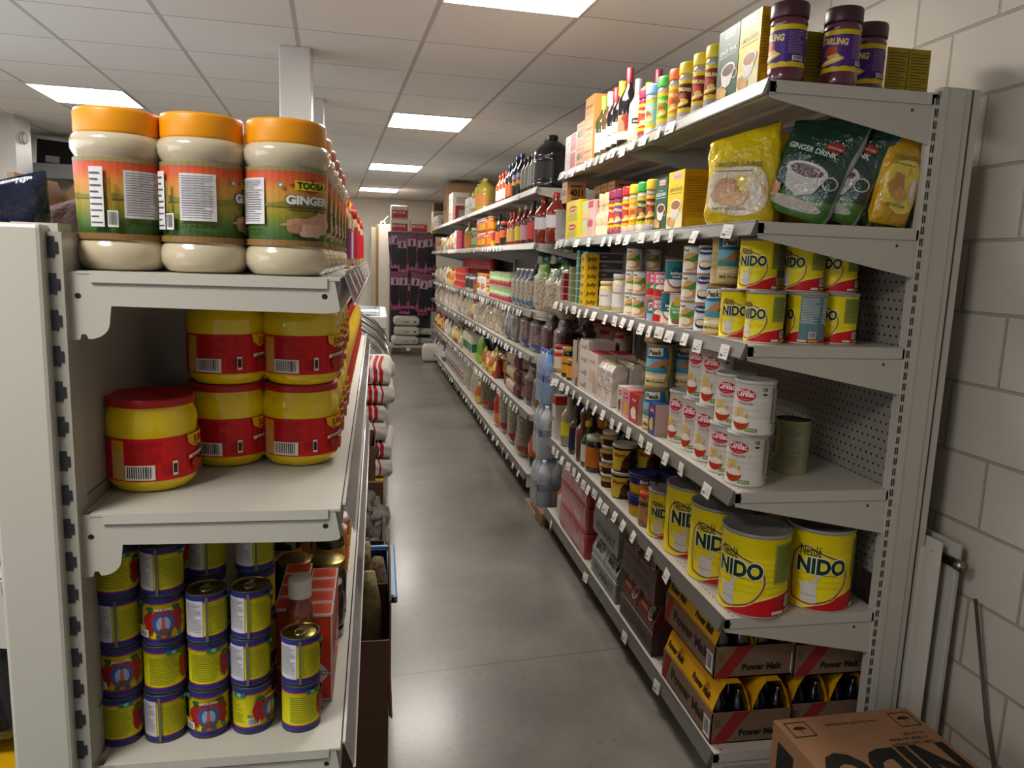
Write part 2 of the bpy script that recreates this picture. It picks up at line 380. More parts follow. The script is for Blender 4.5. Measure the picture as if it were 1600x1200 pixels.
# ceiling lights
em = bpy.data.materials.new('lit_diffuser'); em.use_nodes = True; b = em.node_tree.nodes['Principled BSDF']
b.inputs['Base Color'].default_value = (.9, .9, .9, 1); b.inputs['Emission Color'].default_value = (*PANEL_COLOR, 1); b.inputs['Emission Strength'].default_value = PANEL_POWER
names = {(4, -1): 'square lit ceiling panel at the top edge, nearest over the aisle', (4, 4): 'lit ceiling panel over the aisle, second nearest', (4, 9): 'small lit ceiling panel over the aisle, third from the camera',
         (4, 14): 'smallest lit ceiling panel over the aisle, in front of the far wall', (0, 4): 'lit ceiling panel above the left jars, left of the columns', (0, -1): 'lit ceiling panel out of frame over the left aisle',
         (0, 9): 'far lit ceiling panel over the left aisle', (0, 14): 'farthest lit ceiling panel over the left aisle',
         (1, -5): 'lit ceiling panel over the left rack end, out of frame'}
for (i, j), lb in names.items():
    cx = sum(ceil_pt(i+a, j+b_)[0] for a in (0, 1) for b_ in (0, 1))/4; cy = sum(ceil_pt(i+a, j+b_)[1] for a in (0, 1) for b_ in (0, 1))/4
    t = thing('ceiling_light', lb, 'light', (cx, cy, CH), -AZ, 'square ceiling light panels')
    a, d = CW/2-.012, CT/2-.008
    mb = MB(); mb.box(-a, a, -d, d, -.006, 0, '#ffffff'); mb.build('diffuser', em, t)
    mb = MB()
    for bx in ((-a-.01, a+.01, -d-.008, -d), (-a-.01, a+.01, d, d+.008), (-a-.01, -a, -d, d), (a, a+.01, -d, d)): mb.box(*bx, -.009, 0, '#dcdad6')
    mb.build('frame', 'paint', t)

# ------------------------------------------------------------------ shelving
WHT, GRY = '#b9b4aa', '#9b958b'
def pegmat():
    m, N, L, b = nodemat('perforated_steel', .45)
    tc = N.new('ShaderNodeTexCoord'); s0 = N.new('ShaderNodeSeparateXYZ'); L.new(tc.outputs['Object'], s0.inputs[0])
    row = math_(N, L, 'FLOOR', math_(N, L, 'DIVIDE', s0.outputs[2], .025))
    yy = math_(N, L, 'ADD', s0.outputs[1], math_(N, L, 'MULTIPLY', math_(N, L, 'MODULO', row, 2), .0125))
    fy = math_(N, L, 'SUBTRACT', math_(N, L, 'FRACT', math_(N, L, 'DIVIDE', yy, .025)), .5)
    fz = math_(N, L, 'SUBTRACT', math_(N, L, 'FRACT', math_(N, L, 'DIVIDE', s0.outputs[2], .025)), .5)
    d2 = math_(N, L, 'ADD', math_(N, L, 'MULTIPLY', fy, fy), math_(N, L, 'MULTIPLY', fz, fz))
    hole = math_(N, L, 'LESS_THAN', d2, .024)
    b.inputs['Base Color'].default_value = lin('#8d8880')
    b.inputs['Base Color'].default_value = lin('#8d8880'); low = math_(N, L, 'LESS_THAN', s0.outputs[2], 1.5); L.new(mixc(N, L, math_(N, L, 'MULTIPLY', hole, low), lin('#8d8880'), lin('#15130f')), b.inputs['Base Color']); hole = math_(N, L, 'MULTIPLY', hole, math_(N, L, 'SUBTRACT', 1, low))  # lower holes coloured dark for the shaded cavity behind; upper ones see-through
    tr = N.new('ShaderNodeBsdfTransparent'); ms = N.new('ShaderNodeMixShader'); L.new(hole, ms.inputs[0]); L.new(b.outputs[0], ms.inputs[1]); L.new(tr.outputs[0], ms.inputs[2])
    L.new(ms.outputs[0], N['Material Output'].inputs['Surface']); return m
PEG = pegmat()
def tag_mb(w_=.042, h_=.036, hang=0):
    mb = MB(); mb.box(-.0012, 0, -w_/2, w_/2, -h_, 0, '#d5d1ca'); 
    for i in range(3): mb.box(-.0016, -.0012, -w_*.38, w_*random.uniform(.0, .35), -h_*(.3+.2*i)-.002, -h_*(.3+.2*i), '#8e8b88')
    mb.box(-.0016, -.0012, w_*.05, w_*.4, -h_*.85, -h_*.66, '#77747a'); return mb
TAGS = [tag_mb(.046, .04).build('price_tag', 'matte', link=False), tag_mb(.055, .038).build('price_tag', 'matte', link=False)]
def rack(F, name, label, D, Ln, bays, tops, first_h=.13, peg=True, post_h=2.07, tags=None, rail='#5f5c56', dark=False, back0=.02, first=False):
    """gondola shelving; the near end is t=0"""
    root = thing('gondola_rack', label, 'shelving', (F.x, F.y, 0), F.rz); S = F.sx
    if S < 0: D_ = -D
    def X(a): return a*S
    def bx(mb, x0, x1, *r): a, b_ = sorted((X(x0), X(x1))); mb.box(a, b_, *r)
    bl = Ln/bays; wc, gc = (WHT, GRY) if not dark else ('#3a3836', '#2c2a29')
    mb = MB(); bx(mb, D, D+.006, 0, Ln, back0, post_h-.01, '#8d8880' if peg else '#4a4642'); mb.build('back_panel', PEG if peg else 'paint', root)  # unperforated panel's colour darkened to deepen the shade inside the far rack
    for i in range(bays+1):
        mb = MB(); y = i*bl; bx(mb, D+.004, D+.072, y-.004, y+.03, 0, post_h, wc)
        if i == 0:
            bx(mb, D+.074, D+.118, y-.001, y+.03, 0, post_h, wc); bx(mb, D+.012, D+.02, y-.006, y-.004, 0, post_h, wc); bx(mb, D+.092, D+.096, y-.0025, y-.001, 0, post_h-.002, '#3d3935')
            z = .12
            while z < post_h-.04:
                for q in (.0015, .0075): bx(mb, D-.013+q, D-.010+q, y-.0022, y-.0012, z, z+.02, '#1a1816')
                z += .03
        bx(mb, D-.014, D+.004, y-.001, y+.03, .1, post_h-.03, wc)
        bx(mb, .03, D+.07, y+.002, y+.028, 0, .085 if i or dark else .07, gc)
        mb.build('upright', 'paint', root)
    for k, (z, nm) in enumerate(F.z):
        base = (k == len(F.z)-1) and tops
        for i in range(bays):
            y0, y1 = i*bl+.002, (i+1)*bl-.002
            mb = MB(); bx(mb, 0, D-.004, y0, y1, z-.004, z, wc); bx(mb, 0, .016, y0, y1, z-.034, z-.004, wc); bx(mb, D-.02, D-.004, y0, y1, z-.03, z-.004, wc)
            for yy in (y0, y1-.0015): bx(mb, 0, D-.004, yy, yy+.0015, z-.03, z-.004, wc)
            for q in (.33, .66): bx(mb, D*q, D*q+.05, y0+.01, y1-.01, z-.022, z-.004, gc)
            bx(mb, .012, .018, y0-.0008, y0, z-.02, z-.014, '#26231f')
            # slotted rim
            n = int((y1-y0)/.025)
            if not dark and k > 1:
                for q in range(n): bx(mb, .026, .03, y0+.01+q*.025, y0+.018+q*.025, z, z+.0003, '#4c4843')
            sh = mb.build('shelf', 'paint', root)
            for yy, flip in ((y0+.004, 0), (y1-.007, 1)):
                mb = MB()
                if base: poly = [(.0, z-.03), (.0, .05), (D-.01, .05), (D-.01, z-.03)]
                else: poly = [(.004, z-.028), (.004, z-.042), (D-.012, z-first_h), (D-.004, z-first_h+.01), (D-.004, z-.028)]
                mb.prism([(X(a), c) for a, c in poly], 'y', yy, yy+.003, wc)
                bx(mb, D-.075, D-.068, yy-.0006, yy, z-.05, z-.043, '#26231f'); mb.build('bracket', 'paint', sh)
            mb = MB(); xr = [(-.002, .003), (-.006, .004), (-.020, -.034), (-.018, -.038), (-.008, -.036), (-.002, -.004)]
            mb.prism([(X(a), z+c) for a, c in xr], 'y', y0, y1, (rail if k > 1 else '#a8a49c') if not first else (rail if k else '#8a867f')); 
            mb.prism([(X(a), z+c) for a, c in [(-.0075, .0028), (-.0085, .0005), (-.0065, .0005)]], 'y', y0, y1, '#5c5852')
            rl = mb.build('price_rail', 'plastic', sh)
            for tt, hang in (tags[k] if tags and k < len(tags) else []):
                if y0 < tt < y1:
                    o = random.choice(TAGS).copy(); COL.objects.link(o); o.parent = sh
                    if S > 0: o.location = (-.0205+random.uniform(-.001, 0), tt, z-.004-hang); o.rotation_euler = (random.uniform(-.08, .08), random.uniform(.1, .38), random.uniform(-.15, .15))
                    else: o.location = (.0205, tt, z-.004-hang); o.rotation_euler = (0, -.25, PI)
    return root
# ------------------------------------------------------------------ kinds of goods
def St(pts, wd, col):
    P = []; F = []; n = len(pts)
    for i, p in enumerate(pts):
        a = pts[max(i-1, 0)]; c = pts[min(i+1, n-1)]; dx, dy = c[0]-a[0], c[1]-a[1]; l = math.hypot(dx, dy) or 1
        P += [(p[0]-dy/l*wd/2, p[1]+dx/l*wd/2), (p[0]+dy/l*wd/2, p[1]-dx/l*wd/2)]
        if i: F.append((2*i-2, 2*i, 2*i+1, 2*i-1))
    return (P, F, col)
def smooth(pts, n=4):
    o = []; L_ = len(pts)
    for i in range(L_-1):
        p0, p1, p2, p3 = pts[max(i-1, 0)], pts[i], pts[i+1], pts[min(i+2, L_-1)]
        for k in range(n):
            t = k/n; o.append(tuple(.5*((2*p1[q])+(-p0[q]+p2[q])*t+(2*p0[q]-5*p1[q]+4*p2[q]-p3[q])*t*t+(-p0[q]+3*p1[q]-3*p2[q]+p3[q])*t**3) for q in (0, 1)))
    return o+[pts[-1]]
def band(u0, u1, f0, f1, col, n=24):
    P = []; F = []
    for i in range(n+1):
        u = u0+(u1-u0)*i/n; P += [(u, f0(u)), (u, f1(u))]
        if i: F.append((2*i-2, 2*i, 2*i+1, 2*i-1))
    return (P, F, col)
def tin(name, desc, cat, r, h, base, shapes, lid='#8b8984', ribs=3, rim='#a8a49a', lidname='lid', ring=False, snap=False, kind='print'):
    p = Proto(name, desc, cat, 2*r, 2*r, h); b = r-.0012; pr = [(0, .001), (r-.002, .001), (r, 0), (r, .003), (b, .0045)]; c = [rim]*4
    z = .0045; n = ribs*2
    if ribs:
        for i in range(ribs):
            zc = h*(.25+.5*(i+.5)/ribs)
            for dz_, rr in ((-.0035, b), (0, b-.0011), (.0035, b)): pr.append((rr, zc+dz_)); c.append(base)
    pr += [(b, h-.0045), (r, h-.003), (r, h-.0005), (r-.002, h)]; c += [base, rim, rim, rim]
    mb = MB(); mb.lathe(pr, c, 40)
    if shapes: art(mb, shapes, cyl(b), b*.16)
    p.part('body', mb, kind)
    mb = MB()
    if snap: mb.lathe([(r+.0005, h-.008), (r+.0015, h-.007), (r+.0015, h+.001), (r-.002, h+.0022), (r-.005, h-.0008), (0, h-.0008)], lid, 40); p.part(lidname, mb, 'plastic')
    else:
        mb.lathe([(r-.002, h), (r-.003, h-.003), (r-.008, h-.003), (r-.009, h-.0022), (0, h-.0022)], lid, 40)
        if ring:
            mb.tube([(.012*math.cos(t)-.004, .009*math.sin(t), h-.0005) for t in [2*PI*i/14 for i in range(15)]], .0011, '#c8c2a0', 6); mb.box(.006, .02, -.004, .004, h-.0015, h, '#c8c2a0')
        p.part(lidname, mb, 'metal')
    p.h = h; return p
def nido_art(r, h, turned=0, table=False):
    k = h/.24; a = r*PI; sh = []
    wave = lambda u: h*(.20+.17*math.sin((u/r)-.9)+ .05*math.sin(2*u/r+.5))
    sh.append(band(-a, a, lambda u: wave(u)-.0, lambda u: wave(u)+h*.03, '#f2e25a', 40)); sh.append(band(-a, a, lambda u: .0045, wave, '#c81420', 40))
    W = 2*r
    path = smooth([(-.40*W, .13*h), (-.43*W, .3*h), (-.44*W, .50*h), (-.42*W, .66*h), (-.33*W, .765*h), (-.2*W, .79*h), (-.08*W, .745*h), (.08*W, .70*h), (.26*W, .64*h), (.38*W, .5*h), (.36*W, .34*h), (.22*W, .19*h), (0, .11*h), (-.2*W, .085*h), (-.40*W, .13*h)])
    sh.append(St([(x*.98, y*1.0) for x, y in path], .012*k, '#e9d070')); sh.append(St(path, .005*k, '#7d5a1c'))
    gl = [(-.26*W, .12*h), (-.28*W, .3*h), (-.33*W, .36*h), (-.22*W, .33*h), (-.2*W, .38*h), (-.1*W, .32*h), (-.02*W, .36*h), (-.05*W, .28*h), (-.03*W, .12*h), (-.14*W, .095*h)]
    sh.append(Pg(smooth(gl+[gl[0]], 3)[:-1], '#d9d2cc')); sh.append(Pg([(-.17*W, .33*h), (-.03*W, .47*h), (.01*W, .46*h), (-.09*W, .32*h)], '#cfc8c0')); sh.append(Rc(-.26*W, -.05*W, .19*h, .2*h, '#a8a09a'))
    sh.append(T('Nestlé', -.17*W, .685*h, .03*k, '#2d2a1c', .012, .3*W)); 
    sh.append(T('NIDO', .0, .476*h, .044*k, '#efe9cf', .08, .74*W)); sh.append(T('NIDO', .0, .48*h, .042*k, '#123524', .045, .71*W))
    sh.append(Rc(-.22*W, .24*W, .462*h, .468*h, '#4a4522'))
    u0 = .52*W
    if table: sh += [Rc(u0, u0+.75*W, .08*h, .93*h, '#5f7f86')]+lines(u0+.03*W, u0+.5*W, .4*h, .9*h, 16, '#c8cdc8')+lines(u0+.55*W, u0+.7*W, .4*h, .9*h, 16, '#e0e0d8')
    else: sh += [Rc(u0, u0+.55*W, .42*h, .9*h, '#8f9a42')]+lines(u0+.02*W, u0+.52*W, .44*h, .89*h, 17, '#4f5a26', .3)
    sh += barcode(u0+.33*W, .12*h, .18*W, .13*h)+[Rc(u0, u0+.2*W, .05*h, .09*h, '#ddd8cc'), Rc(u0+.24*W, u0+.45*W, .05*h, .09*h, '#d6a018')]
    u1 = -.6*W; sh += lines(u1-.4*W, u1, .3*h, .9*h, 20, '#6b6a28', .25)
    return sh
NIDO_L = tin('milk_powder_tin', 'large yellow red milk powder tin', 'tin', .096, .238, '#e8d50c', nido_art(.096, .238), '#8a8785', 7, snap=True)
NIDO_S = tin('milk_powder_tin', 'yellow milk powder tin with red foot', 'tin', .052, .14, '#e8d50c', nido_art(.052, .14), '#8a8785', 4, snap=True, lid=None) if False else tin('milk_powder_tin', 'yellow milk powder tin with red foot', 'tin', .052, .14, '#e8d50c', nido_art(.052, .14), ribs=4, snap=True, rim='#c9c2b4')
NIDO_T = tin('milk_powder_tin', 'yellow milk tin turned to its blue table', 'tin', .052, .14, '#e8d50c', nido_art(.052, .14, table=True), ribs=4, snap=True, rim='#c9c2b4')
NIDO_M = tin('milk_powder_tin', 'middling yellow milk powder tin', 'tin', .063, .17, '#e8d50c', nido_art(.063, .17), ribs=5, snap=True)
def cerelac_art(r, h, n='16'):
    W = 2*r; k = h/.16
    sh = [El(-.12*W, .74*h, .27*W, .115*h, '#b81a2c'), T('Cerelac', -.12*W, .715*h, .017*k, '#f2ecec', .02, .46*W), Rc(-.26*W, .0, .66*h, .665*h, '#e9c9c9'), T('Nestlé', -.12*W, .795*h, .007*k, '#f2ecec', .01),
          T('Wheat-Blé', -.1*W, .56*h, .009*k, '#b06458', 0, .36*W), T(n, .36*W, .83*h, .011*k, '#26242a', .02), El(.36*W, .78*h, .07*W, .028*h, '#26242a'), Rc(.28*W, .44*W, .785*h, .81*h, '#d3cec6')]
    for i in range(4): sh.append(Pg([(-.42*W+i*.07*W, .33*h), (-.37*W+i*.07*W, .33*h), (-.34*W+i*.06*W, .5*h), (-.39*W+i*.06*W, .49*h)], ['#dfb85a', '#e9c974'][i % 2]))
    sh.append(Pg([(-.43*W, .24*h)]+[(-.2*W+.23*W*math.cos(t), .24*h+.16*h*math.sin(t)*(-1)) for t in [PI-PI*i/12 for i in range(13)]], '#b23a1e'))
    sh += [El(-.2*W, .25*h, .22*W, .045*h, '#e9dcc6'), El(-.17*W, .29*h, .14*W, .045*h, '#efe5d4'), El(-.05*W, .36*h, .03*W, .05*h, '#e0a02c', rot=-.3)]
    sh += [Rc(-.05*W, .22*W, .07*h, .135*h, '#6d8e36'), Rc(-.02*W, .19*W, .095*h, .11*h, '#c2d09c')]
    sh += [Rc(.6*W, 1.0*W, .22*h, .88*h, '#9d8f88')]+lines(.62*W, .98*W, .24*h, .86*h, 18, '#d8d0c8', .3)+barcode(.75*W, .06*h, .2*W, .13*h)
    return sh
CER_S = tin('cereal_tin', 'white baby cereal tin with red oval', 'tin', .056, .148, '#cbc7c0', cerelac_art(.056, .148), ribs=4, snap=True, lid='#b5b3b0', rim='#b8b4ac')
CER_L = tin('cereal_tin', 'tall white baby cereal tin', 'tin', .052, .178, '#cbc7c0', cerelac_art(.052, .178, '40'), ribs=5, snap=True, lid='#b5b3b0', rim='#b8b4ac')
def peak_art(r, h, big=True):
    W = 2*r
    sea = '#3f93b8'
    sh = [Rc(-.5*W, .42*W, .30*h, .93*h, '#1f6f96'), Rc(-.5*W, .42*W, .36*h, .66*h, '#7fb6cf'), Rc(-.5*W, .42*W, .36*h, .46*h, sea)]
    sh += [Pg([(-.42*W, .46*h), (-.2*W, .52*h), (.05*W, .63*h), (.3*W, .68*h), (.42*W, .6*h), (.42*W, .46*h)], '#b98456'), Pg([(.1*W, .47*h), (.2*W, .53*h), (.3*W, .5*h), (.34*W, .46*h)], '#3d6a30')]
    sh += [Pg([(-.5*W, .34*h), (-.4*W, .5*h), (-.34*W, .42*h), (-.3*W, .33*h)], '#5e8a34'), Rc(-.5*W, .42*W, .05*h, .35*h, '#d8c38a'), band(-.5*W, .42*W, lambda u: .22*h, lambda u: .3*h+.03*h*math.sin(u/r*2), '#efe6cc')]
    sh += [Pg([(-.36*W, .72*h), (.2*W, .74*h), (.2*W, .92*h), (-.36*W, .9*h)], '#e4ddc4'), T('Peak', -.08*W, .755*h, .11*h, '#1c2a2a', .03, .5*W, slant=.15)]
    sh += [T('Milk Powder' if big else 'milk', -.05*W, .12*h, .055*h, '#3a3024', .02, .7*W), St(smooth([(.42*W, .95*h), (.5*W, .7*h), (.46*W, .4*h), (.3*W, .1*h)]), .012, '#c9a550')]
    sh += lines(.6*W, 1.15*W, .12*h, .9*h, 20, '#6b6a50', .25)
    return sh
PEAK_L = tin('milk_powder_tin', 'blue and gold milk powder tin', 'tin', .052, .16, '#8f8d70', peak_art(.052, .16), ribs=5, rim='#a88f5a')
PEAK_M = tin('milk_powder_tin', 'slim blue and gold milk tin', 'tin', .042, .15, '#b09a62', peak_art(.042, .15), ribs=4, rim='#b38e5a')
def smalltin_art(r, h, kind):
    W = 2*r
    if kind == 'peak': return [Rc(-.5*W, .45*W, .05*h, .95*h, '#c7d6dc'), El(.02*W, .42*h, .42*W, .34*h, '#d79a56'), Pg([(-.4*W, .5*h), (0, .55*h), (.35*W, .75*h), (.4*W, .5*h), (.1*W, .4*h)], '#4f8a3a'), El(-.1*W, .3*h, .3*W, .14*h, '#e8dcc0'), Rc(-.42*W, .0, .76*h, .94*h, '#e8e2cc'), T('Peak', -.2*W, .79*h, .1*h, '#1c2a2a', .03, .34*W)]+[Rc(.5*W, 1.2*W, .06*h, .94*h, '#8e93a2')]+lines(.52*W, 1.1*W, .3*h, .9*h, 10, '#d0d0d8')+barcode(.9*W, .1*h, .3*W, .14*h)
    if kind == 'nestle': return [El(.1*W, .8*h, .5*W, .13*h, '#23306a'), T('Nestlé', .12*W, .76*h, .09*h, '#e8e6ee', .03, .7*W), El(.1*W, .3*h, .34*W, .16*h, '#2a2a5c'), El(.1*W, .34*h, .28*W, .1*h, '#e8dcb4'), Rc(.65*W, 1.2*W, .05*h, .95*h, '#6f93c8')]
    if kind == 'rouge': return [Rc(-1.5*W, 1.5*W, .05*h, .3*h, '#c22a2c'), Rc(-1.5*W, 1.5*W, .3*h, .52*h, '#3f8a3c'), blob(.1*W, .4*h, .3*W, .1*h, '#eee8e0'), Rc(-1.5*W, 1.5*W, .52*h, .95*h, '#cc4a6e'), T('BONNET', .2*W, .76*h, .13*h, '#dfe6ee', .05, .8*W), T('ROUGE', .2*W, .58*h, .13*h, '#dfe6ee', .05, .8*W)]
    if kind == 'kokos': return [Rc(-1.5*W, 1.5*W, .4*h, .96*h, '#146a70'), Pg([(-.3*W, .55*h), (.1*W, .78*h), (.5*W, .7*h), (.7*W, .55*h)], '#0e4a54'), Pg([(-.3*W, .4*h)]+[(.2*W+.45*W*math.cos(t), .4*h-.28*h*math.sin(t)) for t in [PI-PI*i/10 for i in range(11)]], '#8a5a4a'), Pg([(.2*W+.38*W*math.cos(t), .4*h-.22*h*math.sin(t)) for t in [PI-PI*i/10 for i in range(11)]], '#ece6e0'), T('kokos', .2*W, .55*h, .09*h, '#e8e8e8', .03, .6*W), T('melk', .2*W, .45*h, .07*h, '#e8e8e8', .03, .4*W)]
    if kind == 'coco': return [El(.1*W, .45*h, .4*W, .36*h, '#4f9a3c'), El(.1*W, .75*h, .2*W, .14*h, '#e0a53a'), T('COCONUT', .1*W, .5*h, .07*h, '#f0f0e8', .02, .55*W), T('MILK', .1*W, .4*h, .07*h, '#f0f0e8', .02, .4*W), El(.1*W, .15*h, .25*W, .08*h, '#8a5a4a')]
    if kind == 'green': return [Rc(-1.5*W, 1.5*W, .04*h, .4*h, '#b8ccaa'), Pg([(-.8*W, .06*h), (1.4*W, .06*h), (1.4*W, .2*h), (0, .45*h)], '#a03040')]+[El(x*W, .22*h, .1*W, .1*h, '#a42c44') for x in (-.1, .1, .3, .5)]
    return []
def small(kind, desc, base, h=.1, r=.037): return tin('tin_can', desc, 'tin', r, h, base, smalltin_art(r, h, kind), ribs=2, rim='#a58a74')
C_PEAK = small('peak', 'small evaporated milk can', '#c9cdd0', .088); C_NES = small('nestle', 'white sweetened cream can', '#cfd2d6', .088, .034)
C_RGE = small('rouge', 'pink and green milk can', '#c94a6c', .088); C_KOK = small('kokos', 'teal coconut milk can', '#c8aa96', .11); C_COC = small('coco', 'coconut milk can with palm', '#d3cfc8', .11)
C_GRN = small('green', 'pale green bean can', '#b4cf96', .11, .042)
C_RED = small('none', 'dark red tomato tin', '#a32420', .11, .04); C_TOM = small('none', 'small red tomato tin', '#c4302a', .075, .035)
def tomato_art(r, h, feats):
    W = 2*r; s = [Rc(-PI*r, PI*r, .05*h, .13*h, '#2b2f86'), Rc(-PI*r, PI*r, .13*h, .155*h, '#b02436'), Rc(-PI*r, PI*r, .87*h, .95*h, '#2b2f86'), Rc(-PI*r, PI*r, .845*h, .868*h, '#b02436')]
    def emblem(u):
        return [blob(u-.33*W, .5*h, .13*W, .24*h, '#9c1a22', 12, .35), blob(u+.33*W, .5*h, .13*W, .24*h, '#9c1a22', 12, .35), blob(u-.3*W, .76*h, .1*W, .05*h, '#2c5a2c', 9, .3), blob(u+.3*W, .76*h, .1*W, .05*h, '#2c5a2c', 9, .3), El(u, .5*h, .28*W, .27*h, '#a8242c'), El(u, .48*h, .24*W, .22*h, '#3e5690'), El(u, .46*h, .15*W, .16*h, '#8fa6d0'),
             Pg([(u-.05*W, .34*h), (u+.05*W, .34*h), (u+.025*W, .6*h), (u-.025*W, .6*h)], '#b8564e'), Rc(u-.045*W, u+.045*W, .6*h, .635*h, '#8c2c34'), Pg([(u-.03*W, .635*h), (u+.03*W, .635*h), (u, .70*h)], '#8c2c34'), Pg([(u-.14*W, .3*h), (u+.16*W, .29*h), (u+.08*W, .37*h), (u-.06*W, .38*h)], '#6b4a3c'), T('PHARE DU CAP BON', u, .735*h, .045*h, '#f0e4e0', .02, .40*W), Rc(u-.16*W, u+.16*W, .17*h, .26*h, '#2d5a4c'), El(u, .215*h, .05*W, .035*h, '#c84a3a'), El(u+.34*W, .24*h, .06*W, .05*h, '#3a8a4c')]
    def pane(u): return [Rc(u-.24*W, u+.24*W, .14*h, .87*h, '#cfcdd4')]+lines(u-.22*W, u+.2*W, .22*h, .85*h, 17, '#6e6c76', .28)
    def back(u): return lines(u-.34*W, u+.34*W, .2*h, .78*h, 13, '#7d7e1c', .3)+[Rc(u+.08*W, u+.4*W, .8*h, .9*h, '#2c6a5c'), El(u+.24*W, .85*h, .06*W, .035*h, '#7fb89a')]
    def seam(u): return [Rc(u-.03*W, u+.03*W, .04*h, .96*h, '#6b675f')]
    def bar(u): return barcode(u, .2*h, .28*W, .15*h)+[Rc(u-.14*W, u-.04*W, .38*h, .44*h, '#4c8a4c'), Rc(u-.04*W, u+.06*W, .38*h, .44*h, '#d86a3c')]
    for f, a in feats: s += dict(e=emblem, p=pane, b=back, s=seam, c=bar)[f]((-80+a)*PI/180*r)
    return s
TOM = [tin('tomato_paste_can', d_, 'tin', .0335, .086, '#cbc615', tomato_art(.0335, .086, v), ribs=0, rim='#3c3c46', lid='#8a7c3c', ring=True) for v, d_ in (
    ((('b', -2), ('e', 92)), 'yellow paste can showing its text side'), ((('p', -38), ('s', 0), ('b', 45)), 'yellow paste can with white ingredient panel'),
    ((('b', -95), ('e', 5), ('c', -48)), 'yellow paste can showing pepper lighthouse emblem'), ((('b', -60), ('c', 8), ('e', 60)), 'yellow paste can showing half emblem'))]

# plastic jars
def jar(name, desc, cat, prof, cols, lidp, lidc, shapes, r_art, kind='print', lidkind='plastic', label=None, bodykind='gloss', seg=32):
    rm = max(q[0] for q in prof); p = Proto(name, desc, cat, 2*rm, 2*rm, lidp[-1][1])
    mb = MB(); mb.lathe(prof, cols, seg); p.part('body', mb, bodykind)
    if label or shapes:
        mb = MB()
        if label: mb.lathe([(r_art, label[0]), (r_art, label[1])], label[2], seg)
        if shapes: art(mb, shapes, cyl(r_art), r_art*.16)
        p.part('label', mb, kind)
    mb = MB(); mb.lathe(lidp, lidc, seg)
    p.part('lid', mb, lidkind); return p
def ribbed(r, z0, z1, n=40): return [(r, z0), (r+.0012, z0+.003), (r+.0012, z1-.004), (r-.002, z1-.0005), (r-.006, z1), (0, z1)]
def ginger_jar(lidc, nm):
    R_, h = .0665, .237; u = lambda a: a*PI/180*(.0605)
    prof = [(0, .002), (.05, 0), (.058, .004), (.0655, .016), (.0665, .028), (.064, .04), (.0585, .046), (.0585, .052), (.06, .055), (.06, .158), (.0585, .162), (.061, .168), (.0665, .178), (.067, .190), (.064, .198), (.055, .203), (.054, .206)]
    cream = '#c8bba0'
    s = []
    stops = ['#3d5c2c', '#4c6c2e', '#6d7a2a', '#90882a', '#b0903a', '#c79440', '#cf8a3c', '#cf6236', '#cc5230']; n_ = 26
    for i in range(n_):
        q = i/(n_-1)*7.99; k = int(q); c_ = tuple(lin(stops[k])[m_]*(1-q+k)+lin(stops[k+1])[m_]*(q-k) for m_ in (0, 1, 2))+(1,)
        s.append(Rc(-PI*.0605, PI*.0605, .055+.103*i/n_, .055+.103*(i+1)/n_, c_))
    s += [Pg([(P_*PI/180*.0605, .105) for P_ in (-178, -150, -120, -95, -60, -30, 30)]+[(P_*PI/180*.0605, .105+z_) for P_, z_ in ((30, .004), (-30, .008), (-60, .003), (-78, .012), (-95, .004), (-120, .010), (-150, .005), (-178, .009))], '#7c7a2a')]
    s += [Rc(-PI*.0605, PI*.0605, .046, .055, '#8c6a3c'), Rc(-PI*.0605, PI*.0605, .158, .165, '#8f8058')]
    def P(a): return u(a)
    c0 = P(12)
    s += [Pg([(c0-.036, .138), (c0, .149), (c0+.036, .138), (c0, .126)], '#b02a30'), Rc(c0-.027, c0+.027, .131, .145, '#d0c81a'), T('TOOBA', c0, .1335, .009, '#1a1a14', .04, .048),
          T('GINGER', c0-.004, .1095, .0125, '#5a5850', .10, .076), T('GINGER', c0-.004, .11, .012, '#e6e2dc', .05, .072)]+lines(c0-.036, c0+.034, .098, .107, 2, '#4a3c20', .4)
    s += [blob(c0-.012, .078, .03, .012, '#b98a6c', 18), blob(c0+.016, .084, .024, .014, '#c79a80', 18), blob(c0, .07, .026, .010, '#d0a68c', 16), blob(c0-.028, .073, .012, .007, '#a87a5c', 12)]
    for a in (-78,):
        w_ = P(a); s += [Rc(w_-.0245, w_+.0245, .078, .147, '#d8d6d8')]+lines(w_-.022, w_+.022, .081, .145, 18, '#6c6a70', .3)+[T('ZF Industries', w_, .0675, .0065, '#26301a', .02, .044), El(P(-32), .137, .0035, .0035, '#4aa08c'), El(P(-32), .137, .0018, .0018, '#e8f0ec')]
    for a in (-130,):
        w_ = P(a); s += [Rc(w_-.012, w_+.006, .064, .150, '#dcdadc')]+lines(w_-.011, w_+.004, .066, .146, 9, '#55535a', .25)+barcode(w_+.0165, .064, .0125, .024)+[Rc(w_+.012, w_+.016, .09, .135, '#8a6a1c')]
    for a in (100,):
        w_ = P(a); s += [Rc(w_-.02, w_+.02, .07, .14, '#d8d6d8')]+lines(w_-.018, w_+.018, .073, .138, 16, '#6c6a70', .3)
    lp = [(.0585, .199), (.0605, .200), (.0612, .204), (.0612, .231), (.0595, .236), (.056, .237), (0, .237)]
    cc = [cream]*len(prof)
    return jar('ginger_paste_jar', nm, 'jar', prof, cream, lp, lidc, s, .0601)
GING = ginger_jar('#ea9806', 'large ginger paste jar with orange lid'); GINR = ginger_jar('#a01c28', 'large paste jar with red lid')
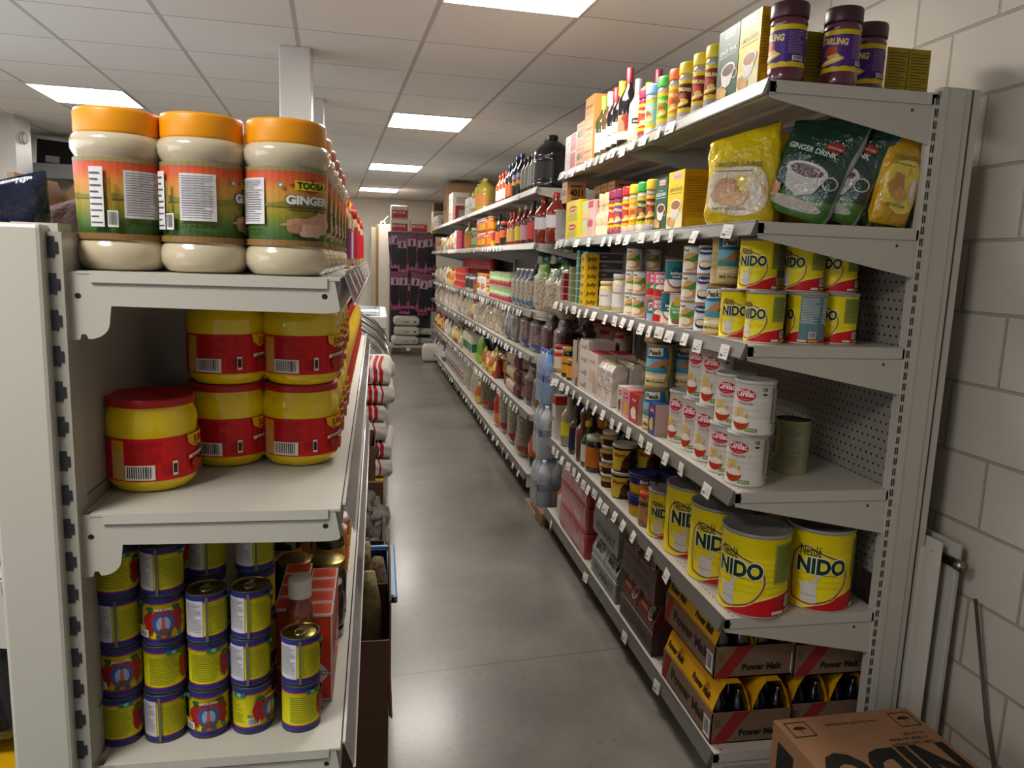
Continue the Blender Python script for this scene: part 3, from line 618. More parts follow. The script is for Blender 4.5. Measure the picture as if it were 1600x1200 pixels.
def jumbo_jar():
    R_ = .074; prof = [(0, .001), (.055, 0), (.062, .003), (.070, .014), (.072, .02), (.072, .095), (.0725, .1), (.073, .106), (.0735, .12), (.071, .13), (.067, .14), (.066, .147)]
    yl = '#efcf00'; u = lambda a: a*PI/180*.0725
    s = [Rc(u(-180), u(-140), .022, .094, '#d4181e'), Rc(u(-140), u(30), .022, .094, '#d4181e'), Rc(u(-118), u(-98), .024, .084, '#d9a866'), Rc(u(-118), u(-98), .072, .09, '#dca028')]
    s += lines(u(-92), u(-50), .052, .09, 10, '#8e1014', .25)+lines(u(-52), u(-38), .03, .05, 6, '#7c0e12', .25)+barcode(u(-78), .025, .046, .025)
    s += [Rc(u(-36)-.004, u(-36)+.004, .03, .054, '#e6e2dc'), Rc(u(-36)-.003, u(-36)+.003, .034, .05, '#2c2020')]
    s += [Pg([(u(-18), .094), (u(60), .094), (u(60), .06), (u(-6), .072), (u(-16), .08)], '#eabc08'), T('JUMBO', u(12), .078, .011, '#b8141c', .04, .048), T('Tournée', u(16), .0655, .009, '#2a2420', .03, .044), Pg([(u(-16), .052), (u(44), .058), (u(44), .064), (u(-16), .058)], '#e8e2d6'), T('BOUILLON DE TOMATES', u(14), .0545, .004, '#2a2420', .02, .06, rot=.06),
          blob(u(-2), .04, .012, .011, '#b2341c'), blob(u(16), .038, .014, .012, '#a83a24'), blob(u(34), .04, .013, .012, '#7c4a20')]
    s += [Rc(u(60), u(180), .022, .094, '#d4181e')]+lines(u(70), u(150), .04, .09, 10, '#8e1014', .25)
    lp = [(.0655, .143), (.0705, .144), (.0712, .147), (.0712, .155), (.069, .158), (.066, .158), (.062, .1565), (0, .1565)]
    p = jar('bouillon_jar', 'yellow bouillon jar with red label', 'jar', prof, yl, lp, '#b0121c', s, .0723); p.h = .158; return p
JUMBO = jumbo_jar()
def instant_jar(body, labelc, capc, desc, r=.032, h=.19, bw='#d2b400'):
    prof = [(0, .001), (r*.85, 0), (r*.97, .004), (r, .012), (r*.985, h*.17), (r*.96, h*.18), (r*.96, h*.70), (r, h*.715), (r*1.0, h*.74), (r*.9, h*.8), (r*.88, h*.82)]
    rr = r*.965; W = 2*r; H0, H1 = h*.18, h*.70; pr = 2*PI*rr/1
    sc = lambda b_, a_: (lambda u: b_+a_*math.sin(u/rr*10))
    s = [band(-PI*rr, PI*rr, sc(H0+.012, .0012), lambda u: H1-.012, labelc, 60)]
    for u0 in (0, .5*W*PI*.99*.96):
        s += [T('STARLING', u0+.0, H1-.034, r*.32, '#e0c878', .05, W*.84, rot=-.12), blob(u0-.02*W, h*.43, W*.22, h*.06, '#b8481c', 12), blob(u0+.1*W, h*.36, W*.2, h*.04, '#e0b85a', 10), El(u0, h*.31, W*.36, h*.035, '#d9b21a', rot=.2), El(u0+.03*W, h*.32, W*.26, h*.02, '#e8d9a0', rot=.2)]
    u2 = .25*2*PI*rr; s += lines(u2-.22*W, u2+.22*W, h*.34, h*.62, 12, '#b9a8a8', .2)+barcode(u2+.05*W, h*.255, .3*W, h*.06)
    lp = [(r*.9, h*.795), (r*1.0, h*.8), (r*1.02, h*.82), (r*1.02, h*.96), (r*.97, h*.99), (r*.85, h), (0, h)]
    return jar('drink_powder_jar', desc, 'jar', prof, body, lp, capc, s, rr, label=(H0, H1, bw))
J_PUR = instant_jar('#5a2236', '#47227a', '#3e1424', 'purple drink powder jar with maroon lid', .046, .193)
J_BRN = instant_jar('#9c948c', '#3c1c14', '#d6bc14', 'brown drink jar with yellow lid'); J_MAR = instant_jar('#9c948c', '#7a1418', '#d6bc14', 'maroon drink jar with yellow lid')
J_ORG = instant_jar('#9c948c', '#d07a1a', '#d8641c', 'orange drink jar with orange lid'); J_GRN = instant_jar('#9c948c', '#4fa832', '#3fa83c', 'green drink jar with green lid')
J_BLU = instant_jar('#b0aca8', '#8cc0c8', '#86aee0', 'pale blue drink jar with blue lid'); J_RED = instant_jar('#8a3040', '#b01c1c', '#8c2044', 'red drink jar with plum lid')
J_PU2 = instant_jar('#8a3048', '#6a3a9a', '#8a2050', 'small purple drink jar'); J_RR = instant_jar('#b8a890', '#b8201c', '#c01c1c', 'red drink jar with red lid'); J_OY = instant_jar('#b8a890', '#d88a10', '#dcc41a', 'amber drink jar with yellow lid'); J_DG = instant_jar('#c8bca4', '#1d4a34', '#2ea03c', 'dark green drink jar with green lid')

# cartons
def carton(w_, d, h, base, fr=None, rg=None, tp=None, lf=None, name='carton', desc='carton', cat='box', kind='print', side=None, bev=0.0008):
    p = Proto(name, desc, cat, w_, d, h); mb = MB(); mb.box(-w_/2, w_/2, -d/2, d/2, 0, h, base, bev)
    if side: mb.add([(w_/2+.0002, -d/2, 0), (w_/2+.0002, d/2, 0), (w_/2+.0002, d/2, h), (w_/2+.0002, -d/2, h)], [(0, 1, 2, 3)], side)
    if fr: art(mb, fr, front(d))
    if rg: art(mb, rg, right(w_))
    if lf: art(mb, lf, left(w_))
    if tp: art(mb, tp, top(h))
    p.part(name, mb, kind); return p
def cupart(w_, h, base, drink, txt, tc='#e4dcc8'):
    s = [Rc(-w_*.18, w_*.32, .86*h, .96*h, '#d4a8ac'), T('GOLD KILI', w_*.07, .885*h, .03*h, '#b01c3c', .03, w_*.42), T(txt, -.0*w_, .66*h, .06*h, tc, .02, w_*.8), Ring(-.02*w_, .72*h, .2*w_, .05*h, .008*h, tc, 12, .3, PI-.3), Rc(-.4*w_, .38*w_, .62*h, .63*h, tc),
         El(.06*w_, .42*h, .34*w_, .1*h, '#d8d2c8'), Pg([(-.28*w_, .42*h), (-.2*w_, .24*h), (0, .19*h), (.2*w_, .22*h), (.38*w_, .42*h)], '#cfc9c0'), El(.06*w_, .42*h, .28*w_, .075*h, drink), Ring(.38*w_, .34*h, .12*w_, .07*h, .02*w_, '#cfc9c0', 12), blob(-.3*w_, .16*h, .16*w_, .09*h, '#b8864a'), blob(-.1*w_, .12*h, .16*w_, .07*h, '#c89a5c')]
    return s
def ginger_box(w_, h, green, d=.075):
    b_ = '#1f4a2c' if green else '#d9c01c'; fr = cupart(w_, h, b_, '#5a2a1a' if green else '#9a6234', 'GINGER DRINK' if green else 'LEMON GINGER', '#d8e0d0' if green else '#a88a2a')
    if not green: fr = [Rc(-w_/2, w_/2, 0, h*.3, '#d8cfa0')]+fr
    rg = lines(-d*.42, d*.42, h*.3, h*.9, 16, '#0f2c1a' if green else '#6b5208', .2)+[Rc(-d*.4, d*.4, h*.06, h*.2, '#3c6a3c' if green else '#d0a81a')]
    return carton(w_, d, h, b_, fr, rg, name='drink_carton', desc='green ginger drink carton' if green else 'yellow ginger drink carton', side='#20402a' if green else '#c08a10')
# bottles
def bottle(name, desc, r, h, glass, labelc, capc, cap_h=.025, neck=.35, shoulder=.62, lab=(.12, .5), shapes=None, kind='gloss', liquid=None, cat='bottle', seg=24, capr=None, neckr=None, sq=None, ridges=0):
    p = Proto(name, desc, cat, 2*r, 2*r, h); nr = neckr or r*.36; cr = capr or nr*1.15
    prof = [(0, .002), (r*.85, 0), (r, .006)]
    if ridges:
        z0, z1 = h*lab[1]+.004, h*shoulder
        prof.append((r, z0))
        for i in range(ridges): zz = z0+(z1-z0)*(i+.5)/ridges; prof += [(r*.96, zz), (r, zz+(z1-z0)*.4/ridges)]
    prof += [(r, h*shoulder), (r*.93, h*(shoulder+.05)), (r*.62, h*(shoulder+.12)), (nr*1.05, h*(shoulder+.19)), (nr, h-cap_h*.9)]
    mb = MB(); mb.lathe(prof, glass, seg, sq=sq); p.part('body', mb, kind)
    if labelc:
        mb = MB(); mb.lathe([(r*1.004, h*lab[0]), (r*1.004, h*lab[1])], labelc, seg, sq=sq)
        if shapes and not sq: art(mb, shapes, cyl(r*1.006), r*.2)
        p.part('label', mb, 'print')
    mb = MB(); mb.lathe([(cr, h-cap_h), (cr, h-.002), (cr*.9, h), (0, h)], capc, 16); p.part('cap', mb, 'plastic'); return p
def wine(glass, lab, cap, desc, h=.3, r=.037, sh=None, capk=.06): 
    return bottle('wine_bottle', desc, r, h, glass, lab, cap, cap_h=capk, shoulder=.58, lab=(.12, .42), neckr=.0135, capr=.0155, shapes=sh)
wl = lambda c: [T('vin', 0, .075, .012, c, .02, .03)]+lines(-.02, .02, .045, .065, 3, '#8a8a80')
W_GRN = wine('#4a4524', '#dcd8c8', '#8fae2c', 'green capped white wine bottle', .28, sh=wl('#6a7a3a')); W_WHT = wine('#5a4026', '#d8d2c4', '#d8d6d0', 'white capped wine bottle', .28, sh=wl('#888')if False else wl('#8a8070'))
W_RED = wine('#191216', '#d8d2c8', '#b01c2c', 'red capped wine bottle', .28, sh=wl('#7a2a2a')); W_YEL = wine('#15140f', '#d6d0c0', '#d0b81c', 'yellow capped wine bottle', .29, sh=wl('#6a5a2a'))
W_MAR = wine('#150f12', '#c87858', '#7c1626', 'tall red wine bottle with maroon capsule', .325, .041, sh=[blob(.02, .11, .022, .03, '#7c2018'), blob(-.005, .09, .02, .028, '#c86a50'), Rc(-.1, .1, .04, .07, '#d8c8a4')])
W_CRM = wine('#c9c4a4', '#c4c0a0', '#86868a', 'cream liqueur bottle with silver neck', .25, .033, sh=[Rc(.0, .03, .08, .1, '#26262a'), T('RAO', .016, .085, .008, '#d8d8d0', .03, .02)], capk=.075)
def oilb(desc, r, h, body, labc, cap, **k): return bottle("sauce_bottle", desc, r, h, body, labc, cap, **k)
S_HOT = oilb('red hot sauce bottle', .033, .24, '#8c2410', '#d0a060', '#b01a18', neck=.3, ridges=3); S_PALM = oilb('palm oil bottle with yellow label', .036, .26, '#7a1e10', '#cfc82a', '#a88a40', ridges=4)
S_PINK = oilb('dark red oil bottle with pink label', .036, .26, '#5c1712', '#c890a0', '#b8b4ae', ridges=4); S_DRK = oilb('dark syrup bottle with blue cap', .04, .28, '#5a1a14', '#c4443a', '#25336a', ridges=4)
S_BIGR = oilb('large palm oil bottle with red cap', .056, .29, '#7c2410', '#c9c2c4', '#b81c1c', lab=(.3, .55), ridges=4, capr=.022)
S_SOY = oilb('tall dark soy sauce bottle', .036, .26, '#1c1412', '#c9662a', '#20386a', lab=(.1, .45), ridges=3); S_ORG = oilb('orange chilli sauce bottle', .036, .23, '#b04418', '#d8d0c4', '#b8241c', lab=(.12, .45), ridges=3)
S_BLK = oilb('slim dark vinegar bottle', .033, .24, '#2b1812', '#8f8a80', '#2c2a28', lab=(.15, .7)); S_COLA = oilb('dark cola bottle with sunset label', .04, .29, '#1a1414', '#7a96b8', '#1e3c8a', lab=(.3, .55), shapes=[Rc(-.12, .12, .087, .11, '#d0a81c'), Rc(-.12, .12, .11, .13, '#a83040')])
def jug(desc, w_, h, body, labc, capc):
    p = Proto('jerry_can', desc, 'bottle', w_, w_*.8, h); mb = MB(); r = w_/2
    prof = [(0, .001), (r*.9, 0), (r, .01)]
    for i in range(4): z = h*(.15+.12*i); prof += [(r, z), (r*.95, z+h*.03), (r, z+h*.06)]
    prof += [(r, h*.68), (r*.85, h*.76), (r*.5, h*.86), (r*.27, h*.9), (r*.25, h*.95)]
    mb.lathe(prof, body, 28, sq=3.2); p.part('body', mb, 'gloss')
    mb = MB(); mb.lathe([(r*1.01, h*.18), (r*1.01, h*.5)], labc, 28, sq=3.2, a0=PI*1.2, a1=PI*1.8); p.part('label', mb, 'print')
    mb = MB(); mb.lathe([(r*.3, h*.93), (r*.3, h*.99), (r*.26, h), (0, h)], capc, 16); p.part('cap', mb, 'plastic')
    mb = MB(); mb.tube([(-r*.3, 0, h*.92), (-r*.75, 0, h*.93), (-r*.95, 0, h*.82), (-r*.93, 0, h*.7)], r*.09, capc if capc != '#8a8a30' else body, 8); p.part('handle', mb, 'gloss'); return p
JUG_BLK = jug('big black jerrycan of soy sauce', .2, .33, '#101011', '#2a2624', '#161616'); JUG_OIL = jug('big clear jug of yellow cooking oil', .16, .3, '#b9a23a', '#d88a4a', '#d8c06a'); JUG_OI2 = jug('cooking oil jug with red cap', .15, .26, '#c0aa3c', '#d8d4c4', '#b8281c')
def tubp(desc, r, h, body, lid, shapes=None, name='tub', band_=None):
    p = Proto(name, desc, 'tub', 2*r, 2*r, h); r1 = r*.86
    prof = [(0, .001), (r1*.95, 0), (r1, .003), (r*.96, h-.012)]; mb = MB(); mb.lathe(prof, body, 28)
    if shapes: art(mb, shapes, lambda u, v, o: ((r1+(r*.96-r1)*(v/h)+o+.0005)*math.sin(u/r), -(r1+(r*.96-r1)*(v/h)+o+.0005)*math.cos(u/r), v), r*.2)
    p.part('body', mb, 'print')
    mb = MB(); mb.lathe([(r*.95, h-.014), (r, h-.013), (r, h-.002), (r*.97, h), (r*.92, h-.003), (0, h-.003)], lid, 28); p.part('lid', mb, 'plastic'); return p
def martina(r, h): W = 2*r; return [Rc(-PI*r, PI*r, .05*h, .8*h, '#d3b83c'), Pg([(.05*W, .05*h), (1.2*W, .05*h), (1.2*W, .78*h), (.5*W, .8*h), (.2*W, .5*h)], '#2a1712'), T('Martina', .1*W, .56*h, .13*h, '#a02a1c', .04, .75*W), blob(.3*W, .28*h, .2*W, .16*h, '#5a3018')]
TUB_MART = tubp('yellow brown chocolate spread tub', .052, .115, '#3a2018', '#c9c3b8', martina(.052, .115))
TUB_CHOC = tubp('small chocolate spread tub with white lid', .036, .062, '#4a2416', '#cfc9be', [Rc(-.1, .1, .006, .028, '#3c1e14'), Rc(-.1, .1, .028, .045, '#c9a24a')]+barcode(.04, .01, .02, .03))
TUB_BIG = tubp('big brown spread bucket with white lid', .075, .13, '#3c1e14', '#bdb8ae', [Rc(-.2, .2, .03, .08, '#b4702c'), T('choco', .05, .05, .02, '#e8d8b0', .03)])
TUB_BLUE = tubp('blue rimmed margarine tub', .058, .085, '#c9a81c', '#23286a', [Rc(-.2, .2, .045, .07, '#2a2f74'), T('Blue Band', .05, .05, .013, '#e8e4e0', .05, .08), Rc(-.03, .12, .012, .04, '#d9b01c'), blob(.09, .03, .02, .012, '#7a6a30')])
TUB_WHT = tubp('white bucket with grey lid', .1, .2, '#c9c6c0', '#b9b6b0', [Rc(.0, .05, .12, .135, '#b02828'), blob(.03, .08, .02, .02, '#a04a4a')])
def simplejar(desc, r, h, body, lidc, labc=None, shapes=None, name='jar', lab=(.15, .7), kind='gloss', lidkind='plastic'):
    prof = [(0, .001), (r*.9, 0), (r, .006), (r, h*.74), (r*.9, h*.83), (r*.84, h*.86)]
    return jar(name, desc, 'jar', prof, body, [(r*.9, h*.86), (r*.94, h*.87), (r*.94, h*.985), (r*.88, h), (0, h)], lidc, shapes, r*1.006, label=(h*lab[0], h*lab[1], labc) if labc else None, bodykind=kind, lidkind=lidkind, seg=24)
J_REDLID = simplejar('peanut butter jar with red lid', .048, .15, '#a98a68', '#a01a22', '#c9b8a4', [Rc(-.03, .04, .09, .11, '#b82a20')])
J_COFFEE = simplejar('coffee jar with gold lid', .036, .16, '#24160f', '#a88a3c', '#c98a1c', [T('coffee', .02, .07, .012, '#2a1a10', .03)]); J_COF2 = simplejar('small coffee jar', .028, .11, '#24160f', '#a88a3c', '#c98a1c')
J_MAYO = simplejar('mayonnaise jar with white lid', .038, .16, '#c9bd94', '#bdb8ae', '#cdc8c0', [T('mayonaise', .0, .08, .008, '#b0503c', .02, .05), El(-.03, .095, .01, .01, '#d07830')]); J_MAY2 = simplejar('round mayonnaise jar', .042, .125, '#c2b068', '#c8b47c', '#cdc8c0', [T('sauce', .0, .06, .008, '#b0503c', .02, .04)])
J_OVO = simplejar('malt spread jar with orange lid', .036, .13, '#8a6240', '#d8501a', '#b88a5a', [T('OVOMALTINE', .0, .08, .014, '#3a2a1c', .05, .11), lines(-.04, .05, .03, .06, 4, '#c8a070')[0]])
J_DARK = simplejar('dark preserve jar with gold lid', .042, .14, '#1c0f0d', '#9a8a4c', lidkind='metal'); J_DARKB = simplejar('dark jar with black lid', .045, .12, '#130f10', '#161618')
def tabasco():
    w_, d, h = .052, .052, .17
    fr = [Rc(-.02, .02, h*.86, h*.96, '#c8401c'), Pg([(0, .03), (.022, .055), (0, .08), (-.022, .055)], '#d8d0cc'), T('TABASCO', 0, .051, .009, '#3a3a3c', .03, .04), Rc(-.006, .006, .09, .115, '#1a3a2c'), Rc(-.004, .004, .115, .13, '#a01c34')]
    tp = [Rc(-w_*.44, w_*.44, -d*.42, d*.42, '#d8421c')]+lines(-.016, .016, -.014, .014, 3, '#a02c14')
    side = [Rc(-d*.44, d*.44, .004, h-.004, '#c8321a')]
    p = carton(w_, d, h, '#d3cac6', side+fr, side+fr, tp, side, name='pepper_sauce_carton', desc='red pepper sauce carton'); return p
TABB = tabasco()
S_WCAP = bottle('sauce_bottle', 'red sauce bottle with ribbed white cap', .022, .135, '#7c3a2c', None, '#d6d2ce', cap_h=.03, shoulder=.6, neckr=.016, capr=.0185)

# bags
def bag(desc, w_, d, h, colf, kind='foil', name='pouch', cat='bag', rough=.08, topw=1.0, lean=0, seal='#cccccc', seed=0, shapes=None, seg=28, rows=14, tie=False, peak=0):
    rnd = random.Random(seed); p = Proto(name, desc, cat, w_, d, h); V = []; F = []; C = []
    ph = [rnd.uniform(0, 6) for _ in range(8)]
    for j in range(rows+1):
        t = j/rows; z = h*t; full = min(1, (t/.12)**.5 if t < .12 else 1)
        thick = full*(1-max(0, (t-.5)/.5)**1.6*.93) if not tie else full*(1-.12*t if t < .74 else (.55 if t < .86 else .4))
        if t < .02: thick = .6
        ww = w_*(.9+.1*full)*(1 if not tie else (1 if t < .74 else (.8 if t < .86 else .9)))
        for i in range(seg):
            a = 2*PI*i/seg; ca, sa = math.cos(a), math.sin(a); k = (abs(ca)**3+abs(sa)**3)**(-1/3)
            n = 1+rough*(math.sin(3*a+7*t+ph[0])*.5+math.sin(7*a-11*t+ph[1])*.35+math.sin(13*a+19*t+ph[2])*.25)
            V.append((ca*k*ww/2*n**.5, sa*k*d/2*thick*n+lean*z, z+rough*.25*h*math.sin(a*2+ph[3])*t*t*.3+peak*ca*t**4))
    for j in range(rows):
        for i in range(seg):
            F.append((j*seg+i, j*seg+(i+1) % seg, (j+1)*seg+(i+1) % seg, (j+1)*seg+i)); C.append(colf((i+.5)/seg, (j+.5)/rows))
    F.append(tuple(range(seg))[::-1]); C.append(colf(0, 0)); F.append(tuple(range(rows*seg, (rows+1)*seg))); C.append(colf(0, 1))
    mb = MB(); mb.add(V, F, C, True)
    if shapes:  # art on the front face, following the pouch thickness
        def M(u, v, o):
            t = max(0, min(1, v/h)); full = min(1, (t/.12)**.5); th = full*(1-max(0, (t-.5)/.5)**1.6*.93)
            x = min(.98, abs(u)/(w_/2)); bul = (1-x**3)**(1/3)
            return (u, -d/2*th*bul*(1+rough*.9)-o-.001+lean*v, v)
        art(mb, shapes, M, w_*.06)
    p.part(name, mb, kind); return p
def bean_bag(desc, w_, d, h, bean, plastic, band_=None, seed=1):
    return bag(desc, w_, d, h, lambda a, t: plastic if t > .72 else (band_ if band_ and .08 < t < .2 else bean), 'beans', 'bean_bag', seed=seed, rough=.07, tie=True)
def sack(desc, w_, d, h, base, stripes=None, name='sack', seed=3, kind='fabric', shapes=None, shapes_top=None, cuts=9):
    rnd = random.Random(seed); p = Proto(name, desc, 'sack', w_, d, h); bm = bmesh.new(); bmesh.ops.create_cube(bm, size=1); bmesh.ops.subdivide_edges(bm, edges=bm.edges[:], cuts=cuts, use_grid_fill=True)
    ph = [rnd.uniform(0, 6) for _ in range(6)]
    bm.verts.index_update(); orig = [(v.co.x*w_, v.co.y*d, (v.co.z+.5)*h) for v in bm.verts]
    for v in bm.verts:
        x, y, z = v.co*2
        k = 1-.35*max(abs(x), abs(y))**6; zz = z*k if z > 0 else z*(1-.2*max(abs(x), abs(y))**6)
        q = 1+.02*math.sin(3*x+ph[0])*math.sin(3*y+ph[1])+.008*math.sin(8*x+5*z+ph[2])
        rr = 1-.06*abs(z)**3
        v.co = Vector((x*w_/2*rr*q, y*d/2*rr*q, (zz+1)*h/2*q if z > 0 else (zz+1)*h/2))
    mb = MB(); mb.bm(bm, base, True); 
    if stripes:
        for i, f in enumerate(mb.f):
            c_ = stripes(*[sum(orig[k][q] for k in f)/len(f) for q in (0, 1, 2)])
            if c_: mb.c[i] = lin(c_)
    if shapes: art(mb, shapes, lambda u, v, o: (u, -d/2*1.02-o-.001, v))
    if shapes_top: art(mb, shapes_top, lambda u, v, o: (u, v, h*1.03+o))
    p.part(name, mb, kind); return p
# ------------------------------------------------------------------ racks
def rows(nm, zs): 
    o = ['top', 'second', 'third', 'fourth', 'fifth', 'bottom']
    return [(z, '%s, %s shelf' % (nm, o[i] if i < len(zs)-1 or len(zs) < 6 else 'bottom')) for i, z in enumerate(zs)]
R1 = Frame(.957, 1.84, 0, 1, 'r1', rows('near right rack', [1.95, 1.605, 1.287, .888, .525, .115]))
R2 = Frame(.957, 4.64, .0187, 1, 'r2', rows('far right rack', [1.935, 1.6, 1.18, .905, .53, .14]))
LR = Frame(-.055, 1.2, 0, -1, 'lr', rows('left rack', [1.446, 1.08, .66]))
XR_ = Frame(.86, 11.9, PI/2, 1, 'xr', rows('end wall rack', [1.87, .15]))
def tg(F, k, pxs): return [(F.along(p, -.02, F.z[k][0]-.03), random.choice([0, 0, .004, .01])) for p in pxs]
T1 = [tg(R1, 0, [1049, 1031, 1008, 992, 975, 961, 955, 944, 934, 924, 915, 896, 887, 878]),
      tg(R1, 1, [1139, 1088, 1050, 1028, 1004, 982, 968, 955, 945, 921, 903, 886, 877, 871]),
      tg(R1, 2, [1134, 1091, 1072, 1048, 1032, 1017, 1004, 988, 976, 962, 948, 930, 918, 907, 898, 887, 878, 870]),
      tg(R1, 3, [1107, 1065, 1042, 1016, 1003, 984, 970, 958, 944, 932, 919, 908, 898, 888, 879, 871, 866]),
      tg(R1, 4, [1044, 1016, 992, 976, 963, 948, 940, 930, 921, 913, 906, 898, 889, 880, 872, 866]),
      tg(R1, 5, [1027, 977, 916, 862])]
rack(R1, 'r1', 'tall beige perforated rack nearest on the right, end frame showing', .473, 2.2, 2, True, tags=T1, back0=.62, first=True, post_h=1.965)
T2 = [[(t, 0) for t in (.5, 3.0, 3.2, 3.4, 3.9, 4.6)]]+[[(.25+.13*i+random.uniform(-.03, .03), random.choice([0, .005])) for i in range(n_)] for n_ in (0, 48, 46, 46, 44)]
T2[1] = [(1.1+.14*i, 0) for i in range(36)]
T2[5:] = [[(.15+.2*i+random.uniform(-.04, .04), random.choice([0, .01])) for i in range(30)]]
rack(R2, 'r2', 'long rack of groceries along the right wall beyond the bottled water', .473, 7.0, 7, True, tags=T2, peg=False, back0=.0, post_h=2.0)
# left gondola: double sided, end frame towards the camera
def left_rack():
    root = thing('gondola_rack', 'white double sided rack nearest on the left, full of jars', 'shelving', (LR.x, LR.y, 0)); root.scale = (1.055, 1, 1); Ln = 2.8; D = .365
    wc = '#bdbab0'
    for y in (0, Ln):
        mb = MB(); mb.box(-.462, -.383, y-.03, y+.035, 0, 1.51, wc, .006)
        mb.build('upright', 'paint', root)
        mb = MB(); mb.box(-.383, -.364, y-.012, y+.03, 0, 1.5, '#a8a59c')
        z = .06
        while z < 1.48:
            mb.box(-.382, -.3735, y-.0135, y-.011, z, z+.03, '#2c2e38'); mb.box(-.3735, -.369, y-.0135, y-.011, z+.006, z+.022, '#2c2e38'); z += .052
        mb.build('slotted_strip', 'paint', root)
    mb = MB(); mb.box(-.373, -.366, .02, Ln, .05, 1.50, '#a29c92'); mb.box(-.3655, -.3645, .02, Ln, 1.10, 1.102, '#5c554c'); mb.box(-.3655, -.3645, .02, Ln, .74, .742, '#5c554c')
    mb.build('back_panel', 'paint', root)
    mb = MB(); mb.box(-.473, -.466, .02, Ln, .05, 1.50, '#a29c92'); mb.build('back_panel', 'paint', root)
    mb = MB(); mb.box(-.43, -.372, .0, .05, 1.44, 1.512, wc); mb.build('end_cap', 'paint', root)
    for S, side in ((1, 'r'), (-1, 'l')):
        ox = 0 if S > 0 else -.84
        for z in ([1.446, 1.08, .66] if S > 0 else [.97, .12]):
            X = lambda a: ox+a*S
            def bx(mb, x0, x1, *r):
                a, b_ = sorted((X(x0), X(x1))); mb.box(a, b_, *r)
            mb = MB(); bx(mb, -.352, 0, 0, Ln, z-.004, z, wc); bx(mb, -.012, 0, .01, Ln, z-.05, z-.004, wc); bx(mb, -.335, -.018, -.0015, 0, z-.016, z, '#c2bfb5')
            bx(mb, -.364, -.354, .02, Ln, z-.02, z-.001, wc); bx(mb, -.333, -.02, -.0018, -.0002, z-.0175, z-.016, '#5e5b54')
            sh = mb.build('shelf', 'paint', root)
            for yy in (.0, Ln/2, Ln-.006):
                P = [(0, z-.048), (-.008, z-.001), (-.365, z-.001), (-.37, z-.06), (-.375, z-.1), (-.368, z-.102), (-.352, z-.1), (-.350, z-.092), (-.344, z-.092), (-.341, z-.099)]
                P += [(-.341+.028*math.sin(t), z-.075-.024*math.cos(t)) for t in [.2+1.25*i/6 for i in range(7)]]+[(-.310, z-.05), (-.02, z-.054), (-.004, z-.052)]
                mb = MB(); mb.prism([(X(a), c) for a, c in P], 'y', yy+.001, yy+.003, wc)
                for hx, hz in ((-.352, -.036), (-.022, -.028)):
                    k = mb.mark(); mb.lathe([(.0042, -.0004), (0, -.0004)], '#1c1712', 14, smooth=False); mb.xf(Matrix.Translation((X(hx), yy+.001, z+hz)) @ Matrix.Rotation(PI/2, 4, 'X') @ Matrix.Scale(-1, 4, (0, 0, 1)), k)
                mb.build('bracket', 'paint', sh)
            mb = MB(); mb.prism([(X(.004), z+.008), (X(.006), z+.008), (X(.022), z-.036), (X(.0195), z-.036)], 'y', .004, Ln, '#86828a')
            for e in (0, 1): mb.prism([(X(.003+e*.0165), z+.010-.046*e), (X(.0075+e*.0165), z+.010-.046*e), (X(.0075+e*.0165), z+.006-.046*e), (X(.003+e*.0165), z+.006-.046*e)], 'y', .003, Ln, '#d0cdc8')
            mb.build('price_rail', 'gloss', sh)
            for q in range(9 if S > 0 and z > 1.4 else 0):
                mb = MB(); y = .12+q*.3+random.uniform(-.04, .04); mb.prism([(X(.0065), z+.005), (X(.0075), z+.005), (X(.021), z-.03), (X(.020), z-.03)], 'y', y, y+.055, '#c9c5c0'); mb.build('price_tag', 'matte', sh)
    return root
left_rack()
# the short rack across the end of the aisle
rt_ = thing('gondola_rack', 'dark short rack across the end of the aisle', 'shelving', (XR_.x, XR_.y, 0), XR_.rz)
mb = MB(); mb.box(.4, .41, 0, .66, .1, 1.9, '#26252a'); mb.build('back_panel', 'paint', rt_)
for y in (0, .63): mb = MB(); mb.box(.36, .42, y, y+.03, 0, 1.9, '#46423f'); mb.box(.02, .4, y, y+.03, 0, .1, '#8d8980'); mb.build('upright', 'paint', rt_)
for z, c in ((1.87, '#232226'), (.15, '#9c978e')):
    mb = MB(); mb.box(0, .4, 0, .66, z-.04, z, c); sh = mb.build('shelf', 'paint', rt_); mb = MB(); mb.box(-.008, 0, 0, .66, z-.045, z-.002, c); mb.build('price_rail', 'plastic', sh)
mb = MB(); mb.box(-.01, -.008, .34, .4, .06, .105, '#c9c5bd'); mb.build('price_tag', 'matte', sh)
for z in (1.76, 1.17):
    mb = MB()
    mb.box(.05, .06, .02, .64, z+.03, z+.045, '#1c1b1e'); mb.box(.06, .4, .02, .03, z+.03, z+.045, '#1c1b1e'); mb.box(.06, .4, .63, .64, z+.03, z+.045, '#1c1b1e'); mb.build('hook_bar', 'paint', rt_)

# ------------------------------------------------------------------ near right rack: goods
def pbox(F, k, a, b_, h, make, d=None, **kw):
    z = F.z[k][0]+kw.get('dz', 0); t0 = F.along(b_, .012, z+h/2); t1 = F.along(a, .012, z+h/2); p = make(abs(t1-t0)*.985); put(F, k, p, t=(t0+t1)/2, d=d, **kw); return p
